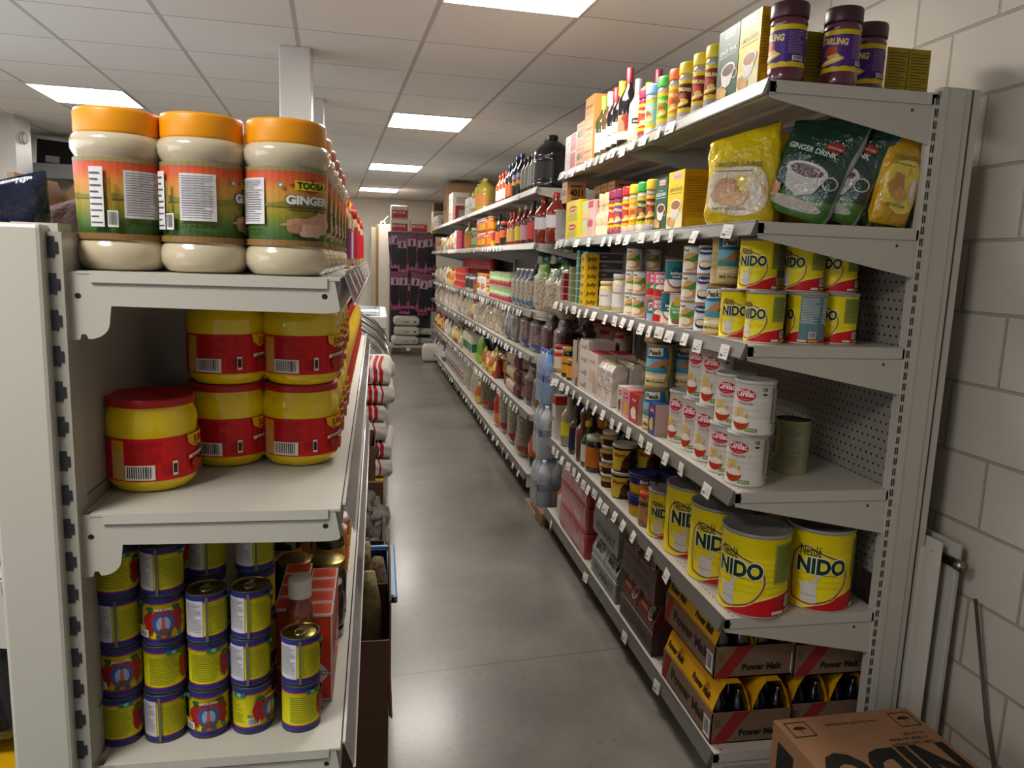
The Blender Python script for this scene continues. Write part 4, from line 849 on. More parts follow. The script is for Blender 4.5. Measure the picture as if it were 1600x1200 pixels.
# top shelf
put(R1, 0, J_PUR, px=1219, d=.062); 
def atd(F, k, p, px, t, turn=0, dz=0, desc=None):  # place by row position t and picture column
    z = F.z[k][0]+dz+p.h/2; lo, hi = -.1, .6
    for _ in range(30):
        m = (lo+hi)/2
        if proj(F.W(t, m, z))[0] < px: lo = m
        else: hi = m
    if F.sx < 0: pass
    put(F, k, p, t=t, d=lo, turn=turn, dz=dz, desc=desc)
YBX = carton(.09, .045, .165, '#8f7a14', rg=lines(-.018, .018, .03, .15, 14, '#5a4a10', .25), fr=lines(-.035, .035, .03, .15, 14, '#5a4a10', .25), desc='dull yellow carton on its end', name='drink_carton')
YB2 = carton(.08, .066, .15, '#9a860f', rg=lines(-.027, .027, .03, .14, 14, '#5a4a10', .25)+[Rc(-.027, .027, .01, .04, '#a08c1c')], desc='dull yellow carton', name='drink_carton')
atd(R1, 0, YB2, 1262, .12, desc='brownish yellow carton behind a purple jar'); atd(R1, 0, J_PUR, 1308, .065, turn=.5); atd(R1, 0, J_PUR, 1354, .14, turn=.2)
atd(R1, 0, YB2, 1385, .20, desc='dull yellow carton, left of the end pair'); atd(R1, 0, YB2, 1419, .20, desc='dull yellow carton, right of the end pair')
pbox(R1, 0, 1156, 1190, .2, lambda w_: ginger_box(w_, .2, False)); pbox(R1, 0, 1123, 1156, .2, lambda w_: ginger_box(w_, .2, True))
for px, p in ((1114, J_MAR), (1094, J_MAR), (1072, J_BRN), (1056, J_ORG), (1038, J_GRN), (1019, J_BLU), (1008, J_RED)): put(R1, 0, p, px=px, turn=.55)
for px, p in ((993, W_CRM), (978, W_MAR), (967, W_YEL), (959, W_RED), (950, W_WHT), (936, W_GRN)): put(R1, 0, p, px=px, turn=.6)
for px, p, dd in ((1021, W_MAR, .17), (1009, W_YEL, .16), (1002, W_YEL, .17), (1050, W_RED, .2), (966, W_YEL, .13)): put(R1, 0, p, px=px, d=dd, turn=.6)
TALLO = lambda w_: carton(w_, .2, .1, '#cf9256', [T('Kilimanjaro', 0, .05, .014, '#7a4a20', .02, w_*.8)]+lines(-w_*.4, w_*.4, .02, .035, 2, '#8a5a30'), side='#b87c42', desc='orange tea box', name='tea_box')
pbox(R1, 0, 914, 928, .1, TALLO, lv=3)
K4011 = lambda w_: carton(w_, .1, .105, '#c08a5a', [T('4011', .0, .035, .03, '#2a1a12', .05, w_*.72)]+lines(-w_*.35, w_*.35, .08, .09, 1, '#5a3a28')+lines(-w_*.35, w_*.35, .012, .022, 1, '#5a3a28'), [T('4011', .0, .035, .03, '#2a1a12', .05, .07), Rc(-.03, .03, .08, .088, '#5a3a28'), Rc(-.028, .028, .014, .022, '#5a3a28')], side='#b27e50', desc='tan carton printed 4011', name='tea_carton')
pbox(R1, 0, 901, 913, .105, K4011, lv=2)
REDW = lambda w_: carton(w_, .12, .09, '#c9bcb8', [Rc(-w_*.0, w_*.45, .005, .085, '#b01c2c'), T('TEA', -w_*.2, .04, .015, '#8a7a7a', .02)], [Rc(-.05, .05, .01, .08, '#b82c38')], desc='white and red wrapped box', name='wrapped_box')
pbox(R1, 0, 883, 900, .09, REDW, lv=2)
# second shelf
def gbag(w_, d, h, base, white, txt, seed, lean=0, green=False):
    def cf(a, t):
        if green: return '#8f9498' if (a < .09 or a > .93) else ('#17372a' if t > .2 else '#3d6a24')
        return base
    if green: sh = [El(.0, .46*h, .3*w_, .085*h, '#b8b4b0'), Pg([(-.28*w_, .44*h), (-.2*w_, .26*h), (0, .2*h), (.2*w_, .26*h), (.3*w_, .44*h)], '#aaa6a2'), El(.0, .46*h, .24*w_, .06*h, '#4a2018'), Ring(.36*w_, .4*h, .1*w_, .07*h, .02*w_, '#aaa6a2', 12), El(-.02*w_, .12*h, .42*w_, .06*h, '#a49e98'), blob(-.36*w_, .2*h, .1*w_, .1*h, '#a8743c'), T('GINGER DRINK', -.05*w_, .64*h, .05*h, '#b8c4b4', .03, .7*w_), El(.22*w_, .74*h, .13*w_, .05*h, '#8a2c20'), T('GOLD KILI', .22*w_, .725*h, .02*h, '#d8c8b8', .03, .2*w_)]
    else: sh = [Pg(smooth([(-.44*w_, .2*h), (-.4*w_, .55*h), (.3*w_, .6*h), (.4*w_, .2*h), (0, .1*h), (-.44*w_, .2*h)])[:-1], '#d9c24a' if white is None else white), blob(-.18*w_, .36*h, .2*w_, .13*h, '#b07a3c', 16), blob(-.05*w_, .28*h, .2*w_, .07*h, '#c89450', 14), El(.26*w_, .36*h, .13*w_, .08*h, '#c9a060'), El(.26*w_, .34*h, .08*w_, .12*h, '#d8d2c8'), T(txt, -.02*w_, .62*h, .05*h, '#8c7a3c', .03, .7*w_), Rc(-.34*w_, .2*w_, .57*h, .578*h, '#5a4a20'), T('NET WT 360g', -.1*w_, .16*h, .03*h, '#5a4a30', .02, .5*w_)]
    return bag('bag', w_, d, h, cf, 'foil', 'drink_powder_bag', lean=lean, seed=seed, rough=.11, peak=.028, shapes=sh, seg=40, rows=18)
GB_Y = gbag(.2, .085, .265, '#d3b80c', '#d0c0a0', 'GINGER DRINK', 5); GB_G = [gbag(.2, .075, .27, '', None, '', s_, green=True) for s_ in (11, 12, 13)]; GB_O = gbag(.15, .08, .28, '#c08e08', None, 'LEMON', 9)
def lay(p, x, y, z, rz, tilt, desc, where, order=0, roll=0):
    e = spawn(p, (x, y, z), desc=desc, where=where, order=order); e['o'].rotation_mode = 'XYZ'
    e['o'].rotation_euler = (Matrix.Rotation(rz, 3, 'Z') @ Matrix.Rotation(roll, 3, 'Y') @ Matrix.Rotation(tilt, 3, 'X')).to_euler(); e['o'].location.z += abs(math.sin(roll))*p.w*.45; return e
z2 = 1.605; wh2 = R1.z[1][1]
e = lay(GB_Y, 1.045, 2.13, z2+.003, -.72, .0, 'shiny yellow ginger bag facing the aisle', wh2); 
lay(GB_G[0], 1.155, 2.03, z2+.002, -.85, -.05, 'green drink bag with big cup, leftmost of the green ones', wh2, .1, .33)
lay(GB_O, 1.18, 2.30, z2, -.5, -.0, 'golden bag standing behind the first green bag', wh2, .4, .1); lay(GB_O, 1.33, 2.28, z2, -.5, -.0, 'golden bag behind the middle green bags', wh2, .5, .15)
for i, (x, q, rl) in enumerate(((1.228, 1, .36), (1.282, 2, .38), (1.325, 0, .33))): lay(GB_G[q], x, 2.005+.018*i, z2+.002, -.82+.05*i, -.04, ['second green drink bag from the left, leaning', 'third green drink bag from the left, leaning', 'rearmost green drink bag beside the golden one'][i], wh2, .2, rl)
GB_E = gbag(.11, .06, .27, '#c49408', None, 'LEMON', 21); lay(GB_E, 1.352, 1.89, z2+.002, .0, -.02, 'crumpled golden lemon bag against the rear post', wh2, .3, .16); lay(GB_E, 1.37, 1.975, z2+.002, .1, -.02, 'golden bag squeezed behind the crumpled lemon bag', wh2, .35, .16)
pbox(R1, 1, 1043, 1068, .2, lambda w_: ginger_box(w_, .19, False, .1)); pbox(R1, 1, 1023, 1042, .19, lambda w_: ginger_box(w_, .18, True, .1))
for px, p in ((1020, J_MAR), (1006, J_DG), (993, J_OY), (982, J_RR), (969, J_PU2), (960, J_RED)): put(R1, 1, p, px=px, turn=.6, deep=2)
CONE = bottle('lotion_bottle', 'cream cone shaped bottle', .034, .19, '#cfae86', '#d8c4a8', '#cfae86', cap_h=.05, shoulder=.45, lab=(.05, .25), neckr=.02)
put(R1, 1, CONE, px=950, turn=.6); put(R1, 1, CONE, px=938, turn=.6)
PINK = lambda w_: carton(w_, .11, .085, '#cfa8a0', [Rc(-w_*.45, 0, .04, .08, '#b8c88a'), Rc(-w_*.45, w_*.1, .005, .04, '#d8b870'), Rc(w_*.02, w_*.4, .05, .08, '#b83a50')], [Rc(-.04, .03, .05, .078, '#b84a5c'), T('tea', 0, .02, .02, '#a05a50', .02, .06)], desc='small pink and green tea box', name='tea_box')
pbox(R1, 1, 911, 931, .085, PINK, lv=2)
LIP = lambda w_: carton(w_, .13, .19, '#d8c800', [El(-.0, .15, w_*.3, .015, '#b82c1c'), T('Lipton', 0, .146, .009, '#e8dcc8', .03, w_*.5), El(0, .06, w_*.3, .015, '#b82c1c'), T('Lipton', 0, .056, .009, '#e8dcc8', .03, w_*.5), Rc(-w_*.4, w_*.4, .093, .095, '#a09010'), Rc(-w_*.3, w_*.3, .1, .13, '#b8a83c'), Rc(-w_*.3, w_*.3, .012, .04, '#b8a83c')], [El(.03, .175, .025, .007, '#b82c1c')]+lines(-.05, .05, .03, .16, 12, '#b8a000', .2), desc='bright yellow tea box', name='tea_box')
pl = pbox(R1, 1, 884, 905, .19, LIP); 
FOILP = carton(.03, .06, .17, '#8f8c8c', kind='foil', desc='silver coffee pack', name='coffee_pack'); put(R1, 1, FOILP, px=876)
K2 = K4011(.11); t_ = R1.along(893, .05, 1.8); 
e = spawn(K2, R1.W(t_, .06, 1.605+.191), R1.face, where=wh2, desc='tan carton printed 4011 atop the yellow tea box', order=1)
for i in range(3): K3 = K2; spawn(K2, R1.W(t_-.12*i-.13, .2, 1.605+.17), R1.face, where=wh2, desc='tan 4011 carton set back behind the front row', order=2+i)
PLB = carton(.3, .2, .165, '#6b5a48', desc='dim brown shelf box', name='box'); spawn(PLB, R1.W(t_-.28, .24, 1.605), R1.face, where=wh2, desc='dim brown box carrying the set-back tan cartons', order=9)
# third shelf
z3 = R1.z[2][0]; wh3 = R1.z[2][1]
def cl(p, x, y, z, turn, desc, wh, o=0): return spawn(p, (x, y, z), R1.face+turn, desc=desc, where=wh, order=o)
H = .1404
cl(NIDO_S, 1.045, 1.935, z3, .42, 'yellow milk tin, lower of the end stack', wh3); cl(NIDO_S, 1.03, 1.965, z3+H, .78, 'yellow milk tin, upper of the end stack', wh3)
cl(NIDO_S, 1.03, 2.06, z3, .9, 'yellow milk tin beside the stacked end pair', wh3, .1)
cl(NIDO_T, 1.17, 1.935, z3, -.35, 'milk tin showing a blue nutrition table', wh3); cl(NIDO_S, 1.165, 1.96, z3+H, .35, 'yellow milk tin on the blue table tin', wh3)
cl(NIDO_S, 1.275, 1.95, z3, .25, 'yellow milk tin nearest the post, lower', wh3); cl(NIDO_S, 1.275, 1.97, z3+H, .45, 'yellow milk tin nearest the post, upper', wh3)
cl(NIDO_T, 1.145, 2.07, z3, -.3, 'milk tin half hidden in the gap, lower', wh3); cl(NIDO_T, 1.14, 2.08, z3+H, -.3, 'milk tin half hidden in the gap, upper', wh3)
cl(PEAK_L, 1.38, 2.14, z3, .9, 'shaded milk powder tin at the back, lower', wh3); cl(PEAK_L, 1.38, 2.14, z3+.161, .2, 'shaded milk powder tin at the back, upper', wh3)
put(R1, 2, PEAK_M, px=1120, turn=.75); put(R1, 2, PEAK_M, px=1131, turn=1.6, dz=.1505, desc='slim gold milk tin turned to its plain side')
put(R1, 2, C_NES, px=1100, lv=3, turn=.6, deep=2); put(R1, 2, C_PEAK, px=1078, lv=3, turn=.75, deep=2)
put(R1, 2, C_COC, px=1060, turn=.7); put(R1, 2, C_KOK, px=1048, turn=.8, deep=2); put(R1, 2, C_KOK, px=1054, turn=.9, dz=.1105, desc='teal coconut milk can on top')
put(R1, 2, C_RGE, px=1034, turn=.7, lv=2, deep=2); put(R1, 2, C_RGE, px=1022, turn=1.0, lv=2, deep=2); put(R1, 2, C_PEAK, px=1001, turn=.7, lv=2, deep=2); put(R1, 2, C_PEAK, px=988, turn=.9, lv=3, deep=2)
put(R1, 2, J_MAYO, px=969, turn=.7); put(R1, 2, J_MAY2, px=950, turn=.7)
FISH = lambda w_: carton(w_, .2, .042, '#b5b2b2', [T('sild', 0, .012, .018, '#55566a', .02), Rc(-w_*.45, -w_*.3, .004, .038, '#e0dcd8')], [Rc(-.09, -.05, .004, .038, '#d8d5d2'), Rc(-.04, .08, .006, .036, '#5c5866'), Rc(-.03, .0, .018, .024, '#b8b4bc')], desc='grey fish tin box', name='fish_box')
pf = FISH(.11); 
for i in range(6): spawn(pf, R1.W(R1.along(932, .1, z3+.1)-(0 if i < 5 else .0), .13, z3+i*.0424), R1.face, where=wh3, desc='grey flat fish box, %s in its pile' % ['lowest', 'second', 'third', 'fourth', 'fifth', 'top'][i], order=3)
JOLLY = carton(.075, .07, .04, '#d0a80c', [T('July', 0, .012, .016, '#3a2a14', .03, .05)], [T('July', 0, .012, .016, '#3a2a14', .03, .05)], desc='yellow July box', name='fish_box')
for i in range(6): spawn(JOLLY, R1.W(R1.along(922, .05, z3+.1), .045, z3+i*.0404), R1.face, where=wh3, desc='small yellow July box, %s in its pile' % ['lowest', 'second', 'third', 'fourth', 'fifth', 'top'][i], order=4)
def minis(px, base, stripe_, n, h, w_, dsc, dd=.05):
    p = carton(w_, .07, h, base, [Rc(-w_*.5, w_*.5, h*.0, h*.08, stripe_), Rc(-w_*.06, w_*.06, 0, h, stripe_)], [Rc(-.035, .035, 0, h*.08, stripe_), Rc(-.004, .004, 0, h, stripe_)], desc=dsc, name='stock_cube_box')
    t = R1.along(px, dd, z3+.1)
    for i in range(n): spawn(p, R1.W(t, dd, z3+i*(h+.0004)), R1.face, where=wh3, desc='%s, %s in its pile' % (dsc, ['lowest', 'second', 'third', 'fourth', 'fifth', 'sixth', 'seventh'][i]), order=5)
minis(912, '#1d6a5c', '#b8c8b8', 7, .037, .06, 'teal box'); minis(901, '#6e6c44', '#a8a486', 5, .036, .06, 'olive box'); minis(889, '#6a1622', '#c8a8a0', 4, .036, .06, 'maroon box')
GRB = carton(.2, .2, .04, '#0e4a44', [Rc(-.09, .09, .01, .03, '#13605a')], [Rc(-.09, .09, .01, .03, '#13605a')], desc='long teal box lying across the pile', name='fish_box'); spawn(GRB, R1.W(R1.along(925, .2, z3+.2)-.02, .16, z3+6*.0424+.001), R1.face, where=wh3, order=8)
for i, px in enumerate((1010, 985)): spawn(YBX, R1.W(R1.along(px, .34, z3+.1), .34, z3), R1.face, where=wh3, desc='dark yellow carton against the back, %s' % ['nearer', 'farther'][i], order=8)
# fourth shelf
z4 = R1.z[3][0]; wh4 = R1.z[3][1]; H = .1486
for i, (x, y, p, n_, hh) in enumerate(((1.028, 1.935, CER_S, 2, .1486), (1.03, 2.055, CER_S, 2, .1486), (1.035, 2.185, CER_L, 3, .1786), (1.045, 2.31, CER_L, 3, .1786), (1.05, 2.44, CER_L, 1, .1786))):
    for q in range(n_):
        if q == 2: x += .015
        cl(p, x+.004*q, y-.01*q, z4+q*hh, .85 if i < 3 else .7, ['end pair of white cereal tins', 'second pair of white cereal tins', 'first tall pile of cereal tins', 'second tall pile of cereal tins', 'lone cereal tin beside blue gold tins'][i]+(', %s' % ['lowest', 'next', 'top'][q] if n_ > 1 else ''), wh4, i)

cl(PEAK_L, 1.23, 2.05, z4, -.8, 'dim olive tin behind the white cereal tins', wh4, 6)
for q in range(3): put(R1, 3, PEAK_L, px=1026+[0, 3, 3][q], turn=.95, dz=q*.1606, deep=2 if q else 1, desc='blue gold milk powder tin, %s in its pile' % ['lowest', 'middle', 'top'][q])
BOX1 = lambda c1, c2, tx: (lambda w_: carton(w_, .14, .15, c1, [Rc(-w_*.4, w_*.4, .03, .1, c2), T(tx, 0, .11, .016, '#d8d0c8', .03, w_*.7)], desc=('%s' % tx), name='cereal_box'))
def cb(w_, c1, c2, d_): return carton(w_, .16, .115, c1, [El(0, .09, w_*.3, .012, '#b8242c'), T('Nestlé', 0, .086, .008, '#e0d8d0', .02, w_*.4), blob(0, .04, w_*.3, .025, c2, 12)], lines(-.06, .06, .02, .1, 10, '#8f7a78', .2) and None, side='#b89a98', desc=d_, name='cereal_box')
pbox(R1, 3, 1002, 1012, .11, lambda w_: cb(w_, '#24407a', '#d8b040', 'small blue cereal box')); pbox(R1, 3, 987, 1001, .11, lambda w_: cb(w_, '#a8281c', '#e0d8c8', 'small red cereal box')); pbox(R1, 3, 975, 986, .11, lambda w_: cb(w_, '#c48a90', '#d8a83c', 'small pink cereal box')); pbox(R1, 3, 966, 974, .11, lambda w_: cb(w_, '#c9c0b8', '#8a4a3c', 'small white cereal box'))
SUG = Proto('sugar_bag', 'white sugar bag with gold folded top', 'bag', .1, .075, .185); mb = MB(); mb.box(-.05, .05, -.0375, .0375, 0, .155, '#cfc6bc', .006); mb.prism([(-.034, .153), (.034, .153), (.012, .185), (-.012, .185)], 'x', -.049, .049, '#cfc6bc'); art(mb, lines(-.04, .04, .05, .08, 2, '#c8906a', .2)+[T('sucre', 0, .11, .014, '#b8a08a', .02, .06)], front(.075)); SUG.part('sugar_bag', mb, 'foil')
mb = MB(); mb.box(-.048, .048, -.02, .02, .18, .187, '#a8904a', .002); SUG.part('folded_top', mb, 'foil')
for i in range(2): put(R1, 3, SUG, px=955-13*i, deep=3, dz=0)
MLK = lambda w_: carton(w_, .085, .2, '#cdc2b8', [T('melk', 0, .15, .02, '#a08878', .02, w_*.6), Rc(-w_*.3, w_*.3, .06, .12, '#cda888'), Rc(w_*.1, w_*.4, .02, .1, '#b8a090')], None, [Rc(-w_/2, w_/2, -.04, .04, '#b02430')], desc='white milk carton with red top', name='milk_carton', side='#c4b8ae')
pbox(R1, 3, 922, 938, .2, lambda w_: MLK(w_/1.0), deep=2)
SP = lambda w_: carton(w_, .13, .06, '#c9c0b8', [T('koek', 0, .02, .018, '#8a7a70', .02, w_*.6)]+barcode(w_*.3, .01, w_*.2, .04), None, desc='white biscuit box', name='biscuit_box', side='#bdb3aa')
pbox(R1, 3, 908, 921, .06, SP, lv=4, deep=1)
pbox(R1, 3, 896, 907, .23, lambda w_: carton(w_, .2, .22, '#a8988a', [Rc(w_*.1, w_*.3, .0, .24, '#3a2420'), El(-.0, .08, w_*.38, .045, '#c99a70')], None, desc='tall beige porridge box with brown stripe', name='porridge_box', side='#a39486'))
put(R1, 3, J_COF2, px=893); put(R1, 3, J_COFFEE, px=887); put(R1, 3, J_REDLID, px=878, turn=.6)
for i in range(5): spawn(J_REDLID, R1.W(R1.along(885+22*i, .36, z4+.2), .36, z4+.116), R1.face+.5, where=wh4, desc='red lidded jar raised in the back row', order=6+i)
RIS = carton(.86, .12, .115, '#8a7a68', desc='long low brown tray under the back row jars', name='tray'); spawn(RIS, R1.W(1.62, .36, z4), R1.face, where=wh4, order=9)
# fifth shelf
z5 = R1.z[4][0]; wh5 = R1.z[4][1]
for i, (x, y, tn, ds) in enumerate(((1.075, 1.925, .62, 'big milk tin, front left of the end shelf'), (1.285, 1.94, 1.12, 'big milk tin, right one at the shelf end'), (1.07, 2.135, .98, 'big milk tin behind the front left one'), (1.07, 2.345, 1.05, 'big milk tin, third from the rack end'), (1.285, 2.15, .6, 'big milk tin in the second row, shaded'), (1.27, 2.35, .6, 'big milk tin deep in the second row'))):
    cl(NIDO_L, x, y, z5, tn, ds, wh5, i)
put(R1, 4, NIDO_M, px=1035, turn=1.05, deep=1); put(R1, 4, J_OVO, px=1013, turn=.9)
put(R1, 4, TUB_BLUE, px=1002, turn=.8, lv=2, deep=2); put(R1, 4, TUB_MART, px=972, turn=.8, lv=2, deep=2)
put(R1, 4, TUB_CHOC, px=950, turn=.8, lv=4); put(R1, 4, TUB_CHOC, px=943, turn=.8, lv=3, d=.09); put(R1, 4, TUB_BIG, px=954, d=.2, turn=.8, dz=.13)
spawn(TUB_BIG, R1.W(R1.along(954, .2, z5+.1), .2, z5), R1.face+.6, where=wh5, desc='brown spread bucket under another bucket', order=6)
J_PASTE = simplejar('dark spread jar with big white lid', .048, .17, '#1a1a16', '#bdb8ae', '#b8641c'); put(R1, 4, J_PASTE, px=932, turn=.7)
G_OIL = bottle('oil_bottle', 'green oil bottle with yellow cap', .032, .22, '#1d5a2a', '#cfcac0', '#d0b40c', shoulder=.55, capr=.016); put(R1, 4, G_OIL, px=918, deep=4, gap=.03, turn=.5)
PB = bottle('syrup_bottle', 'square brownish syrup bottle', .035, .24, '#6a3c30', None, '#6a3c30', shoulder=.6, sq=4); put(R1, 4, PB, px=909)
SYR = bottle('syrup_bottle', 'brown syrup bottle with blue cap', .038, .25, '#3a1e12', '#20284a', '#1e2c6a', shoulder=.55, capr=.015); put(R1, 4, SYR, px=899, deep=4, turn=.5)
VIN = bottle('vinegar_bottle', 'clear vinegar bottle with blue cap', .045, .29, '#a39a80', '#d0c020', '#1e3c9a', shoulder=.55, lab=(.2, .45), capr=.016); put(R1, 4, VIN, px=888, deep=2)
MLT = carton(.07, .07, .24, '#c9c2ba', [Rc(-.035, .035, .19, .24, '#b8281c'), T('MILK', 0, .1, .02, '#8a3a34', .02, .05)], [Rc(-.035, .035, .19, .24, '#b8281c')], desc='white and red milk carton', name='milk_carton'); put(R1, 4, MLT, px=873)
CLR = bottle('water_bottle', 'clear domed bottle', .05, .3, '#8f908a', None, '#a8a49c', shoulder=.55); put(R1, 4, CLR, px=893, d=.2)
# bottom shelf
z6 = R1.z[5][0]; wh6 = R1.z[5][1]
def malt_tray(w_=.385, d=.25, h=.185):
    p = Proto('malt_tray', 'cardboard tray of dark malt bottles', 'tray', w_, d, h+.004); mb = MB(); hl = .098
    c = '#7a604c'
    mb.box(-w_/2, w_/2, -d/2, d/2, 0, .004, c)
    for bx in ((-w_/2, w_/2, -d/2, -d/2+.003), (-w_/2, w_/2, d/2-.003, d/2), (-w_/2, -w_/2+.003, -d/2, d/2), (w_/2-.003, w_/2, -d/2, d/2)): mb.box(*bx, 0, hl, c)
    fr = lambda s: [Pg([(-s*.5, 0), (-s*.32, 0), (-s*.02, hl), (-s*.22, hl)], '#8c2420'), T('Power Malt', s*.1, .022, .019, '#1e1814', .05, .125)]+lines(-s*.46, -s*.36, .05, .08, 4, '#4a3c30', .3)
    art(mb, [T('Power Malt', .02, .035, .034, '#2e241e', .05, .27), Pg([(-w_*.5, 0), (-w_*.42, 0), (-w_*.32, hl), (-w_*.42, hl)], '#8c2420')]+barcode(w_*.42, .01, .04, .06), front(d))
    art(mb, fr(d), right(w_)); art(mb, fr(d), left(w_)); p.part('tray', mb, 'card')
    for sgn in (-1, 1):      # two cardboard sleeves, each over two rows of bottles
        mb = MB(); yc = sgn*d/4; q = d/4-.004; z0, z1 = .06, h
        pr = [(-q, z0), (-q, z0+.045), (-q*.72, z1-.03), (-q*.4, z1), (q*.4, z1), (q*.72, z1-.03), (q, z0+.045), (q, z0)]
        for i in range(len(pr)-1):
            a, b_ = pr[i], pr[i+1]; mb.add([(-w_/2+.006, yc+a[0], a[1]), (w_/2-.006, yc+a[0], a[1]), (w_/2-.006, yc+b_[0], b_[1]), (-w_/2+.006, yc+b_[0], b_[1])], [(0, 1, 2, 3)], '#cf980c')
        if sgn < 0:
            a, b_ = pr[1], pr[2]; L_ = math.hypot(b_[0]-a[0], b_[1]-a[1])
            def M(u, v, o, a=a, b_=b_, yc=yc): k = v/L_; return (u, yc+a[0]+(b_[0]-a[0])*k-.0008-o, a[1]+(b_[1]-a[1])*k+.0003)
            s_ = []
            for u0 in (-.1, .1): s_ += [T('Power Malt', u0-.01, .012, .02, '#2a1c10', .05, .125), Ring(u0+.02, .04, .017, .008, .002, '#7a3c10', 12), blob(u0+.02, .04, .007, .005, '#a0421c')]
            art(mb, s_, M)
        p.part('sleeve', mb, 'print')
    mb = MB()
    for i in range(6):
        for j in range(4):
            x = -w_/2+w_*(i+.5)/6; y = -d/2+d*(j+.5)/4; mb.lathe([(0, .005), (.025, .006), (.026, .01), (.026, .1), (.021, .12), (.011, .142), (.010, .153), (0, .154)], '#0c0c10', 12, x, y)
    p.part('malt_bottles', mb, 'gloss'); return p
MALT = malt_tray(); MALT.h = .187
for q in range(2):
    cl(MALT, 1.088+.008*q, 2.075+.03*q, z6+q*.188, 0, 'malt tray, %s of the front stack' % ['lower', 'upper'][q], wh6, 0)
    cl(MALT, 1.345-.006*q, 2.09, z6+q*.188, 0, 'malt tray, %s of the rear stack' % ['lower', 'upper'][q], wh6, 1)
def sixer(base, dark, txt, txc, desc, w_=.36, d=.25, h=.19, n=2, circ=None):
    p = Proto('malt_pack', desc, 'pack', w_, d, h); mb = MB(); hl = .085
    mb.box(-w_/2, w_/2, -d/2, d/2, 0, hl, base, .003)
    art(mb, [T(txt[1], 0, .025, .035, txc[1], .05, w_*.8)], front(d)); art(mb, barcode(.03, .02, .05, .04), right(w_)); p.part('tray', mb, 'print')
    for i in range(n):
        mb = MB(); x0 = -w_/2+w_*i/n+.003; x1 = x0+w_/n-.006
        mb.prism([(-d/2+.003, hl-.005), (-d/2+.003, hl+.03), (-d/2+.035, h), (-.01, h), (-.003, hl+.03), (-.003, hl-.005)], 'x', x0, x1, dark[0]); mb.prism([(.003, hl-.005), (.003, hl+.03), (.035-.02, h), (d/2-.035, h), (d/2-.003, hl+.03), (d/2-.003, hl-.005)], 'x', x0, x1, dark[0])
        a, b_ = (-d/2+.003, hl+.03), (-d/2+.035, h); L_ = math.hypot(b_[0]-a[0], b_[1]-a[1]); xc = (x0+x1)/2
        def M(u, v, o): k = v/L_; return (xc+u, a[0]+(b_[0]-a[0])*k-.001-o, a[1]+(b_[1]-a[1])*k+.0004)
        s_ = [T(txt[0][0], 0, .045, .024, txc[0], .05, .1), T(txt[0][1], 0, .014, .024, txc[0], .05, .1)]
        if circ: s_ = [T(txt[0][0], -.02, .045, .014, txc[0], .04, .08), T(txt[0][1], -.03, .02, .014, txc[0], .04, .07), Ring(.045, .03, .026, .026, .004, '#c9c0b8', 16), Ring(.05, .034, .017, .017, .003, '#c9c0b8', 14)]
        art(mb, s_, M); p.part('sleeve', mb, 'print')
    mb = MB()
    for j in range(4):
        y = -d/2+d*(j+.5)/4; mb.lathe([(0, .086), (.026, .087), (.026, .14), (.01, .17), (0, .171)], '#0b1512', 10, w_/2-.03, y)
    p.part('malt_bottles', mb, 'gloss'); return p
MALTA = sixer('#4c322c', ('#5a2c24', ''), (('MALTA', 'MORENA'), 'SUPER'), ('#c47a4c', '#2a1a16'), 'brown malta six pack tray', circ=True, w_=.36)
VITA = sixer('#858a82', ('#969b92', ''), (('VITA', 'MALT'), 'VITAMALT'), ('#262c28', '#3a403a'), 'grey green vitamalt tray', w_=.36)
for q in range(2): cl(MALTA, 1.09, 2.56, z6+q*.19, 0, 'brown malta tray, %s one' % ['lower', 'upper'][q], wh6, 2)
for q in range(2): cl(VITA, 1.09, 2.98, z6+q*.195, 0, 'grey vitamalt tray, %s of its stack' % ['lower', 'upper'][q], wh6, 3)
REDP = carton(.5, .27, .125, '#a8383c', [Rc(-.24, .24, .02, .1, '#b44a4e')]+[El(-.2+.06*i, .1, .024, .02, '#8c1c24') for i in range(8)]+[T('malt', .1, .03, .04, '#c8a09c', .05, .12)], None, [El(-.2+.06*i, -.08+.06*j, .024, .024, '#96242c') for i in range(8) for j in range(4)], kind='gloss', desc='red shrink wrapped drink pack', name='drink_pack', bev=.012)
for q in range(3): cl(REDP, 1.1, 3.52, z6+q*.1252, 0, 'red wrapped drink pack, %s of three' % ['bottom', 'middle', 'top'][q], wh6, 4)
MJUG = bottle('milk_jug', 'white plastic milk jug', .055, .28, '#c9c6c2', '#c9c6c2', '#c9c6c2', shoulder=.4, lab=(.1, .3), shapes=[T('LAIT', .04, .05, .02, '#3a3a44', .03, .05)], neckr=.02); cl(MJUG, 1.03, 3.86, z6, .6, 'white milk jug at the far end', wh6, 5)
CAN_OR = bottle('juice_bottle', 'orange juice bottle', .03, .22, '#b87a2c', '#c88a2c', '#c8a83c', shoulder=.5); cl(CAN_OR, 1.02, 3.94, z6, .6, 'orange juice bottle past the milk jug', wh6, 6)
